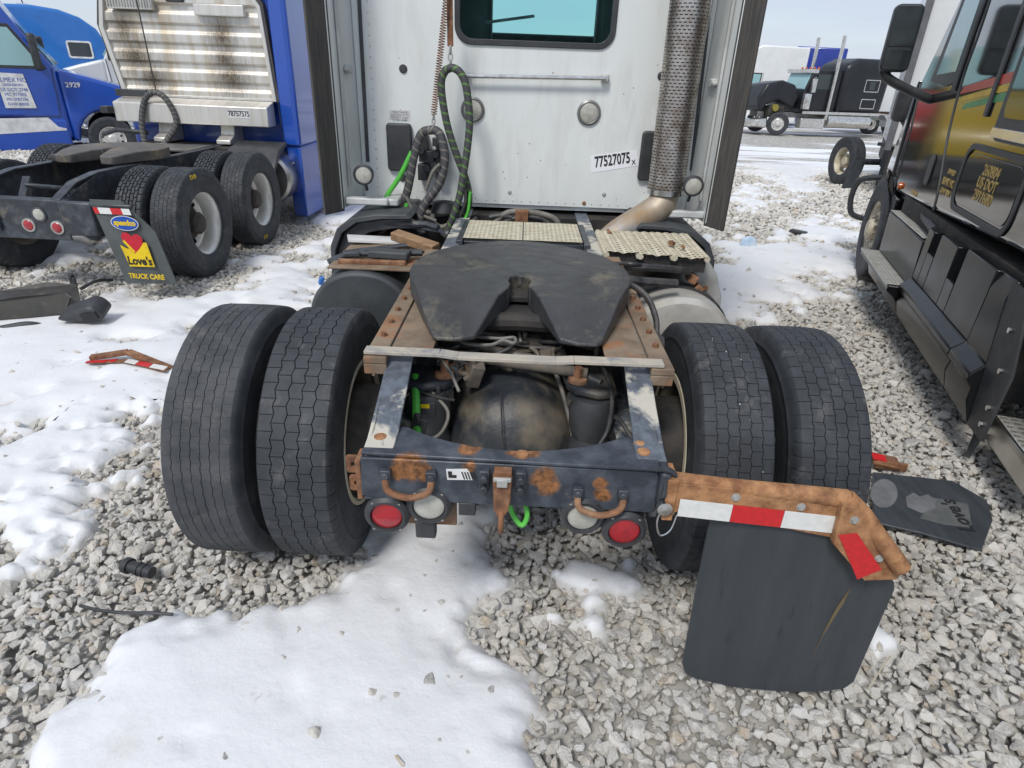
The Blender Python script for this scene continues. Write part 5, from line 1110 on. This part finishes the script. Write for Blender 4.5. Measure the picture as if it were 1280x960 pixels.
m = MB(); m.lathe([(.001, -.35), (.19, -.34), (.2, -.3), (.2, .3), (.19, .34), (.001, .35)], 'z', (-1.15, -1.2, 1.55), 20); m.build('air_cleaner', 'stack_chrome', ET)
m = MB(); m.lathe([(.001, -4.9), (.3, -4.88), (.32, -4.8), (.32, -2.6), (.3, -2.55), (.001, -2.53)], 'y', (-.98, 0, .7), 24); m.build('fuel_tank', 'stack_chrome', ET)
m = MB(); m.bx(-1.2, -.75, -2.4, -1.1, .35, .8); m.build('battery_box', 'stack_chrome', ET, .03); m = MB(); m.bx(-1.2, -1.14, -5.3, -1.1, 1.0, 1.12); m.build('trim_rail', 'stack_chrome', ET)
m = MB(); m.box((-1.25, -1.35, 2.25), (.12, .2, .6)); m.tube([(-1.0, -1.4, 2.6), (-1.25, -1.35, 2.6)], .02, 6); m.build('mirror', 'stack_chrome', ET, .03)
for s in (-1, 1):
    m = MB(); m.bx(min(s*.35, s*.43), max(s*.35, s*.43), -9, .8, .78, 1.03); m.build('frame_rail', 'grey_bracket', ET)
    for y in (-6.6, -7.9): wheel(ET, (s*1.05, y, .515), 'far', 'rim_alu', s, 'in', 'tyre', hub='hub_dark')
m = MB(); m.prism([(-6.1, .5), (-6.0, .9), (-5.7, 1.1), (-5.6, 1.05), (-5.85, .8), (-5.9, .5)], 'x', -1.15, -.6); m.build('half_fender', 'bright_steel', ET)

# ---- rear corner of another tractor with cream wheel
HT = thing('tractor_unit', 'dark tractor rear with a deep cream wheel and ragged flap, beyond the black truck', 'truck', (7.72, 12.6, gz(0, 12.6)), -.1)
wheel(HT, (-.42, .15, .515), 'drive', 'rim_cream', -1, 'in', 'tyre', hub='rim_cream'); wheel(HT, (1.5, .15, .515), 'far', 'rim_cream', 1, 'in', 'tyre')
m = MB(); m.tube([(-.3, .15, .515), (1.4, .15, .515)], .07, 10); m.build('axle', 'frame_black', HT)
m = MB(); m.bx(-.1, 1.2, -.62, -.58, .5, .98); m.bx(-.1, 1.2, -.6, -.3, .9, .975); hx = m.build('tail_crossmember', 'dark_plastic', HT, .01)
text('lettering', '27605', .1, 'print_white', hx, (.12, -.625, .92), (math.pi/2, 0, 0), .001, 1.1)
m = MB(); m.prism([(-.62, .6), (-.45, .62), (-.42, .04), (-.78, .0)], 'y', -.5, -.485); m.build('mud_flap', 'flap_rubber', HT); m = MB(); m.bx(-.1, .02, -.75, -.62, .1, .9); m.build('corner_post', 'dark_plastic', HT, .02)

# ---- glossy black tractor on the right; local: u forward = +Y, v towards the white truck = -X
DA = .303; DT = thing('tractor_unit', 'glossy black tractor unit with red, yellow and green stripe and gold lettering', 'truck', (2.484, .666, -.02), DA)
cx = .1                                                     # cab side plane at x = +.1 (skirt plane x = 0)
prof = [(-1.2, 1.12), (-1.2, 3.6), (2.9, 3.7), (3.15, 3.2), (3.6, 2.55), (4.05, 1.98), (4.05, 1.0), (3.7, .97), (2.3, 1.03), (.7, 1.1)]
m = MB(); m.prism(prof, 'x', cx, cx+2.3); cb_ = m.build('cab_body', 'black_gloss', DT, .05, seg=3)
arch = [(4.2+.66*math.cos(math.radians(a)), .52+.62*math.sin(math.radians(a))) for a in range(0, 181, 12)]
m = MB(); m.prism([(4.05, 1.98), (4.6, 1.72), (5.1, 1.5), (5.45, 1.2), (5.5, .6), (5.1, .55)]+arch+[(3.5, .95), (4.0, .98)], 'x', cx-.02, cx+2.3); m.v = [(x+(.42 if x < 1 else -.42)*max(0., (y-4.2)/1.3)**1.4, y, z) for x, y, z in m.v]; hd = m.build('hood', 'black_gloss', DT, .09, seg=4)
m = MB(); m.tube(cr([(cx+.5, 5.35, .93), (cx+.05, 5.45, .9), (cx-.06, 5.5, .8), (cx-.06, 5.52, .55), (cx+.05, 5.5, .42), (cx+.5, 5.4, .4)]), .035, 8); m.build('bumper_guard', 'black_plastic', DT, 0, 60)
m = MB(); m.prism([(5.3, .35), (5.75, .4), (5.75, .95), (5.4, 1.0)], 'x', cx+.4, cx+1.9); m.build('bumper', 'black_plastic', DT, .05)
wheel(DT, (cx+.1, 4.2, .52), 'worn', 'rim_cream', -1, 'out', 'tyre', hub='rim_cream', nuts=True, steer=0.); wheel(DT, (cx+2.2, 4.2, .52), 'far', 'rim_cream', 1, 'out', 'tyre', hub='rim_cream')
m = MB(); m.prism([(4.95*1+.0, .75)]+[(4.2+.6*math.cos(math.radians(a)), .5+.58*math.sin(math.radians(a))) for a in range(20, 181, 12)]+[(3.45, .4), (3.42, .95), (4.2, 1.18), (4.85, .95)], 'x', cx+.05, cx+.5); m.build('wheel_well', 'black_plastic', DT)
def side(poly, mat, nm, x=cx, th=.006, par=None, bevel=0.):
    m = MB(); m.prism(poly, 'x', x-th, x-.0008); return m.build(nm, mat, par or DT, bevel)
# windows with rubber frames
wd = side([(3.62, 1.97), (3.4, 2.6), (2.78, 2.95), (2.76, 2.5), (2.82, 1.97), (3.1, 1.93)], 'black_plastic', 'door_window', cx, .014, bevel=.004)
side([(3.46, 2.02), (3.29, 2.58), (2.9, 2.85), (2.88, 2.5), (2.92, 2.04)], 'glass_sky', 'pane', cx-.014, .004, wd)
def seam(pts, nm='panel_seam', w=.018, x=cx):
    m = MB(); m.tube([(x-.001, *p) for p in cr([(a[0], a[1], 0) for a in pts], 4) for p in [(p[0], p[1])]], w/2, 6); return m.build(nm, 'black_plastic', cb_, 0, 60)
seam([(2.72, 3.3), (2.68, 2.4), (2.72, 2.0), (2.62, 1.6), (2.4, 1.2), (2.35, 1.04)]); seam([(4.02, 1.95), (3.85, 1.5), (3.8, 1.02)])
m = MB(); m.bx(cx-.016, cx-.001, 1.86, 1.93, 1.75, 3.5); m.build('door_edge_trim', 'black_plastic', DT, .005)
m = MB(); m.bx(cx-.016, cx-.001, 2.79, 2.9, 1.9, 2.62); m.build('window_trim', 'black_plastic', DT, .005)
sw = side(rrect(.9, 1.62, 1.62, 2.35, .1), 'black_plastic', 'sleeper_window', cx, .02, bevel=.006); side(rrect(.98, 1.54, 1.76, 2.28, .08), 'glass_dark', 'pane', cx-.02, .004, sw)
m = MB(); m.bx(cx-.03, cx-.02, .9, 1.62, 1.64, 1.7); m.build('sill_trim', 'stack_chrome', sw, .004)
m = MB(); ring_prism(m, rrect(.86, 2.02, 1.12, 1.58, .12), rrect(.9, 1.98, 1.16, 1.54, .1), 'x', cx-.012, cx-.001); dr = m.build('locker_door', 'black_plastic', DT, .004)
m = MB(); m.prism(rrect(.92, 1.96, 1.18, 1.52, .09), 'x', cx-.007, cx-.001); m.build('door_skin', 'black_gloss', dr, .003)
m = MB(); m.prism(rrect(2.72, 2.86, 1.18, 1.42, .05), 'x', cx-.012, cx-.001); m.build('door_handle', 'black_plastic', DT, .01)
for z, t, s_ in ((1.46, '260804', .1), (1.38, 'US DOT', .1), (1.30, '2911680', .1)): text('lettering', t, s_, 'gold_print', dr, (cx-.009, 1.42, z-.02), (math.pi/2, 0, -math.pi/2), .001, 1.0, .002)
for z, t, s_ in ((1.345, 'OWNED', .05), (1.27, 'SBMK NC', .075), (1.2, 'GVW 80M', .06)): text('lettering', t, s_, 'gold_print', DT, (cx-.003, 2.22, z), (math.pi/2, 0, -math.pi/2), .001, .95, .002)
text('lettering', 'PERFORM', .05, 'gold_print', DT, (cx-.003, 3.05, 1.07), (math.pi/2, 0, -math.pi/2), .001, 1, .002)
for (z0, z1), y0_, y1_, mt in (((1.88, 1.945), 2.66, 1.64, 'stripe_red'), ((1.83, 1.878), 2.6, 1.64, 'stripe_yellow'), ((1.775, 1.828), 2.5, 1.64, 'stripe_green')):
    side([(y0_, z0), (y0_-.05, z1-.012), (y1_, z1+.085), (y1_, z0+.085)], mt, 'stripe', cx, .003)
p = MB(); p.lathe([(.001, -.03), (.03, -.025), (.035, 0)], 'x', (cx, 3.58, 1.06), 12); p.build('marker_lamp', 'lens_amber', DT)
# mirror on its arm
m = MB(); m.prism(rrect(-.40, -.17, 2.03, 2.55, .05), 'y', 3.35, 3.48); mr = m.build('mirror', 'black_plastic', DT, .035, seg=3)
for z0, z1 in ((2.23, 2.53), (2.05, 2.2)): m = MB(); m.prism(rrect(-.385, -.185, z0, z1, .02), 'y', 3.345, 3.349); m.build('mirror_glass', 'mirror_glass', mr)
m = MB(); m.tube(cr([(-.36, 3.42, 2.05), (-.3, 3.42, 1.98), (-.12, 3.44, 1.9), (.02, 3.46, 1.85), (.12, 3.5, 1.82)]), .04, 10); m.build('mirror_arm', 'black_plastic', DT, 0, 60)
m = MB(); m.prism(rrect(.07, .2, 1.58, 1.9, .05), 'y', 4.7, 4.8); m.tube([(.18, 4.75, 1.6), (.25, 4.6, 1.5)], .025, 8); m.build('hood_mirror', 'black_plastic', DT, .03)
# skirt: profiled panels, steps, slots
SK = [(0.06, 1.0), (.03, .9), (.02, .56), (-.045, .5), (-.05, .46), (-.02, .43), (-.03, .36), (.0, .24), (.03, .23), (.1, .23), (.1, 1.0)]
def skirt(y0_, y1_, top, nm='side_skirt', lo=0.):
    P = [(x, min(z, top)) for x, z in SK]; m = MB(); m.prism(P, 'y', y0_, y1_); return m.build(nm, 'black_skirt', DT, .008)
m = MB(); P = [(x, z) for x, z in SK]; n = len(P)
o_ = [(x, .16+.0+(z-.24)*.32, z) for x, z in P]
m.add([(x, y if True else 0, z) for x, y, z in o_]+[(x, .62, z) for x, z in P], [tuple(range(n))[::-1], tuple(range(n, 2*n))]+[(i, (i+1) % n, (i+1) % n+n, i+n) for i in range(n)]); m.build('side_skirt', 'black_skirt', DT, .008)
m = MB(); m.prism([(x, z) for x, z in SK if z <= .565 and x < .09]+[(.1, .23), (.1, .56)], 'y', .625, 2.05); m.build('side_skirt', 'black_skirt', DT, .008)
m = MB(); m.prism([(-.12, .47), (-.125, .43), (-.06, .38), (-.03, .34), (0, .24), (.03, .23), (.2, .23), (.2, .47)], 'y', 2.053, 3.36); m.build('step_box', 'black_skirt', DT, .006)
for a_, b_, t_ in ((.625, 1.15, 1.0), (1.153, 1.33, .76), (1.333, 1.72, .97), (1.723, 1.9, .8), (1.903, 2.05, .95)):
    m = MB(); m.prism([(.024, .562), (.02+.03*(t_-.56), t_), (.1, t_), (.1, .562)], 'y', a_, b_); m.build('skirt_panel', 'black_skirt', DT, .006)
m = MB(); m.prism([(.03, .47), (.02, .85), (.4, .86), (.4, .47)], 'y', 2.06, 3.36); m.build('step_riser', 'black_skirt', DT, .012)
m = MB(); m.bx(.11, .5, .4, 3.4, .3, .74); m.build('skirt_backing', 'underside', DT)
grip_panel('step_tread', (-.115, 2.1, .476), (.028, 2.1, .476), (-.115, 3.34, .476), 5, 34, 'tread_alu', DT); grip_panel('step_tread', (.022, 2.1, .866), (.3, 2.1, .87), (.022, 3.34, .866), 6, 34, 'tread_alu', DT)
m = MB(); m.bx(-.128, -.116, 2.1, 3.36, .46, .485); m.build('tread_edge', 'tread_alu', DT)
m = MB(); m.tube([(.08, 2.1, .93), (.12, 2.6, .94), (.14, 2.75, 1.0)], .03, 8); m.tube([(.1, 3.0, .9), (.2, 2.9, 1.06)], .02, 8); m.each('step_hose', 'black_plastic', DT)
m = MB(); m.lathe([(.001, -.004), (.035, -.004), (.035, 0)], 'x', (.055, 1.05, .9), 14); m.build('round_sticker', 'print_white', DT)
# rubber edge with bolts, then frame and step behind
m = MB(); m.add([(.0, .15, .24), (.04, .4, 1.0), (.02, .12, 1.0), (.02, -.04, .62), (.02, -.02, .23), (.015, .15, .24), (.055, .4, 1.0), (.035, .12, 1.0), (.035, -.04, .62), (.035, -.02, .23)], [(0, 1, 2, 3, 4), (9, 8, 7, 6, 5)]+[(i, (i+1) % 5, (i+1) % 5+5, i+5) for i in range(5)]); re_ = m.build('rubber_edge', 'black_plastic', DT)
m = MB()
for y, z in ((.04, .3), (.04, .4), (.08, .6), (.16, .8)): hexbolt(m, (.022, y, z), '-x', .016, .012)
m.each('bolt', 'bright_steel', re_)
m = MB(); m.prism([(.03, .22), (.08, .22), (.06, .05), (.035, .06)], 'y', .1, .108); m.build('drip_tab', 'black_plastic', DT)
m = MB(); m.bx(.08, .7, -.55, .12, .3, .34); m.bx(.08, .1, -.55, .1, .2, .34); m.build('rear_step', 'aluminium', DT, .006); grip_panel('step_tread', (.09, -.5, .345), (.6, -.5, .345), (.09, .1, .345), 10, 12, 'tread_alu', DT)
m = MB(); m.bx(.55, 1.9, -2.5, 3.2, .5, 1.0); m.build('chassis', 'underside', DT); m = MB(); m.bx(.1, 2.2, .45, 3.3, .45, 1.02); m.build('underbody', 'underside', DT)

# ---------------------------------------------------------------- things lying about
def on(px, py, dz=0.): p = at(px, py, 'z', 0); g_ = gz(p.x, p.y)+max(0., snow_at(p.x, p.y)-.01 if px < 420 and py < 500 else 0.); return at(px, py, 'z', g_+dz)
# flap lying on the gravel, right
c4 = [on(1090, 592, .03), on(1190, 603, .03), (on(1233, 628, .03)), on(1240, 652, .03), on(1226, 690, .03), on(1150, 668, .03), on(1092, 655, .03)]
m = MB(); m.prism([(p.x, p.y) for p in c4], 'z', .03, .042); gf = tag(m.build('mud_flap', 'flap_rubber', None, .004), 'worn black mud flap with faded logo lying flat on the gravel', 'mud flap')
def gpoly(pts, mat, nm, k): m = MB(); m.prism([(on(x, y, .042).x, on(x, y, .042).y) for x, y in pts], 'z', .0425+.0008*k, .0432+.0008*k); return m.build(nm, mat, gf)
gpoly([(1105+17*math.cos(t), 617+18*math.sin(t)) for t in np.linspace(0, 6.28, 24)[:-1]], 'flap_fade', 'faded_disc', 0)
gpoly([(1166, 622), (1210, 630), (1215, 660), (1180, 656), (1150, 648)], 'flap_fade2', 'faded_panel', 0)
gpoly([(1132, 622), (1142, 616), (1150, 621), (1160, 618), (1170, 626), (1168, 636), (1152, 642), (1134, 634)], 'flap_fade', 'faded_heart', 1)
text('lettering', "Love's", .1, 'flap_print', gf, tuple(on(1197, 643, .046)), (0, 0, 1.38), .0006, 1.0, .002)
p = on(1105, 580, .03); m = MB(); m.box((p.x, p.y, .05), (.14, .09, .02), (.2, .1, -.2)); m.box((p.x+.02, p.y-.03, .04), (.16, .02, .05), (0, 0, -.2)); q_ = tag(m.build('bracket_piece', 'rust', None, .006), 'rusty bracket piece with red reflector behind the right tyres', 'bracket')
m = MB(); m.box((p.x-.04, p.y-.0, .072), (.07, .05, .006), (.2, .1, -.2)); m.build('reflector', 'tape_red', q_)
# bracket with tape, left
a, b, c = on(113, 447, .05), on(160, 440, .07), on(216, 462, .05)
m = MB(); m.beam(a, b, .05, .03); m.beam(b, c, .05, .03); m.prism([(a.x, a.y-.03), (b.x, b.y-.03), (c.x, c.y-.03), (c.x, c.y-.09), (b.x, b.y-.08), (a.x, a.y-.06)], 'z', a.z-.02, a.z-.01)
q_ = tag(m.build('flap_hanger_arm', 'rust', None, .008), 'bent rusty hanger arm with red and white tape lying on snow', 'bracket')
for t0, t1, mt in ((0, .55, 'tape_red'), (.58, .78, 'tape_red')):
    m = MB(); A = a+(b-a)*t0; B_ = a+(b-a)*t1; m.prism([(A.x, A.y-.032), (B_.x, B_.y-.032), (B_.x, B_.y-.075), (A.x, A.y-.062)], 'z', a.z-.0095, a.z-.008); m.build('reflective_tape', mt, q_)
for t0, t1, mt in ((.05, .3, 'tape_white'), (.32, .62, 'tape_red'), (.64, .97, 'tape_white')):
    m = MB(); A = b+(c-b)*t0; B_ = b+(c-b)*t1; m.prism([(A.x, A.y-.032), (B_.x, B_.y-.032), (B_.x, B_.y-.085), (A.x, A.y-.085)], 'z', a.z-.0095, a.z-.008); m.build('reflective_tape', mt, q_)
# broken fairing pieces on the snow
p = on(40, 402); fp = thing('fairing_piece', 'broken dark plastic bumper fairing lying open on the snow at left', 'debris', (p.x, p.y, p.z), -.25); fp.scale = (.72, .72, .72)
def sheet(pts, nm, mt='cracked_black'):
    m = MB(); m.add(pts, [tuple(range(len(pts)))]); o = m.build(nm, mt, fp, 0, 0); t_ = o.modifiers.new('t', 'SOLIDIFY'); t_.thickness = .014
sheet([(-.5, .0, .02), (.28, .12, .03), (.36, .16, .2), (.3, .2, .24), (-.1, .1, .25), (-.5, .05, .2)], 'front_panel', 'plastic_olive')
sheet([(-.5, .05, .2), (-.1, .1, .25), (.3, .2, .24), (.34, .42, .27), (.05, .44, .3), (-.42, .34, .24)], 'top_panel')
sheet([(.3, .2, .24), (.36, .16, .2), (.28, .12, .03), (.33, .4, .02), (.34, .42, .27)], 'end_panel')
m = MB(); m.tube(cr([(-.5, -.05, .15), (-.45, -.12, .02), (-.3, -.15, -.02), (.0, -.14, .02), (.15, -.1, -.02)]), lambda t: .05*(1-.4*t), 8); m.build('torn_edge', 'black_plastic', fp, 0, 60)
p = on(108, 402); m = MB(); m.prism([(-.18, 0), (-.1, .05), (.1, .13), (.16, .11), (.2, .03), (.14, -.01), (-.05, -.02)], 'y', -.09, .09); sc_ = m.build('air_scoop', 'black_plastic', None, .03)
tag(sc_, 'small black plastic scoop lying on the snow', 'debris'); sc_.location = (p.x, p.y, p.z+.06); sc_.rotation_euler = (.3, 0, .1)
m = MB(); m.box((.1, -.085, .055), (.12, .04, .06), (0, -.2, 0)); m.build('opening', 'flap_print', sc_)
p = on(97, 374); m = MB(); m.box((0, 0, .09), (.05, .03, .22), (.05, .1, .2)); m.box((0, 0, .2), (.03, .05, .04)); q_ = tag(m.build('plastic_post', 'black_plastic', None, .008), 'black plastic stub standing upright in the snow', 'debris'); q_.location = p
m = MB(); a, b = on(101, 361, .05), on(140, 350, .04); m.tube(cr([a, (a+b)/2+Vector((0, 0, .03)), b]), .015, 8); tag(m.build('rubber_strip', 'black_plastic'), 'thin black rubber strip lying behind the painted mud flap', 'debris')
# hose connector and cable in the gravel
a, b = on(157, 706, .05), on(190, 716, .045); d = b-a; m = MB()
m.tube([a, a+d*.18], .032, 16); m.tube([a+d*.18, a+d*.5], .024, 16); m.tube([a+d*.5, a+d*.56], .028, 16); m.tube([a+d*.56, a+d*.7], .024, 16); m.tube([a+d*.7, a+d*.75], .028, 16); m.tube([a+d*.75, b], .024, 16)
tag(m.build('hose_connector', 'black_plastic', None, 0, 40), 'short ribbed black pipe fitting lying on the gravel', 'pipe fitting')
m = MB(); m.tube(cr([on(100, 757, .05), on(125, 763, .045), on(160, 766, .04), on(190, 766, .05), on(216, 768, .045)]), .006, 6); tag(m.build('cable', 'black_plastic', None, 0, 60), 'thin black cable lying on the gravel near the snow', 'cable')
m = MB(); m.tube(cr([on(1085, 862, .05), on(1100, 838, .05), on(1113, 820, .06)]), .003, 5); tag(m.build('straw', pm('straw', (.55, .5, .38), .8)), 'pale dry stalk lying on gravel below the hanging flap', 'stalk')
p = on(935, 312); rr_ = random.Random(9); bm = bmesh.new()
for k in range(22): d = Vector((rr_.gauss(0, 1), rr_.gauss(0, 1), rr_.gauss(0, 1))).normalized(); bm.verts.new((d.x*.13, d.y*.1, max(d.z*.12, -.03)))
h = bmesh.ops.convex_hull(bm, input=bm.verts); me = bpy.data.meshes.new('bag'); bm.to_mesh(me); bm.free(); o = mesh_obj('crumpled_bag', me, 'bag_blue', None, .01); o.location = (p.x, p.y, p.z+.06); tag(o, 'crumpled pale blue plastic bag on the gravel right of the cab', 'bag')
a, b = on(988, 288, .04), on(1008, 292, .04); m = MB(); m.beam(a, b, .1, .05); tag(m.build('rubber_scrap', 'black_plastic', None, .015), 'small dark rubber scrap on the snow right of the cab', 'debris')
p = on(403, 362); m = MB(); m.box((p.x, p.y, .06), (.05, .06, .08), (.2, .3, .4)); tag(m.build('blue_cap', 'blue_sky', None, .015), 'small blue plastic cap on the snow beside the black tank', 'debris')
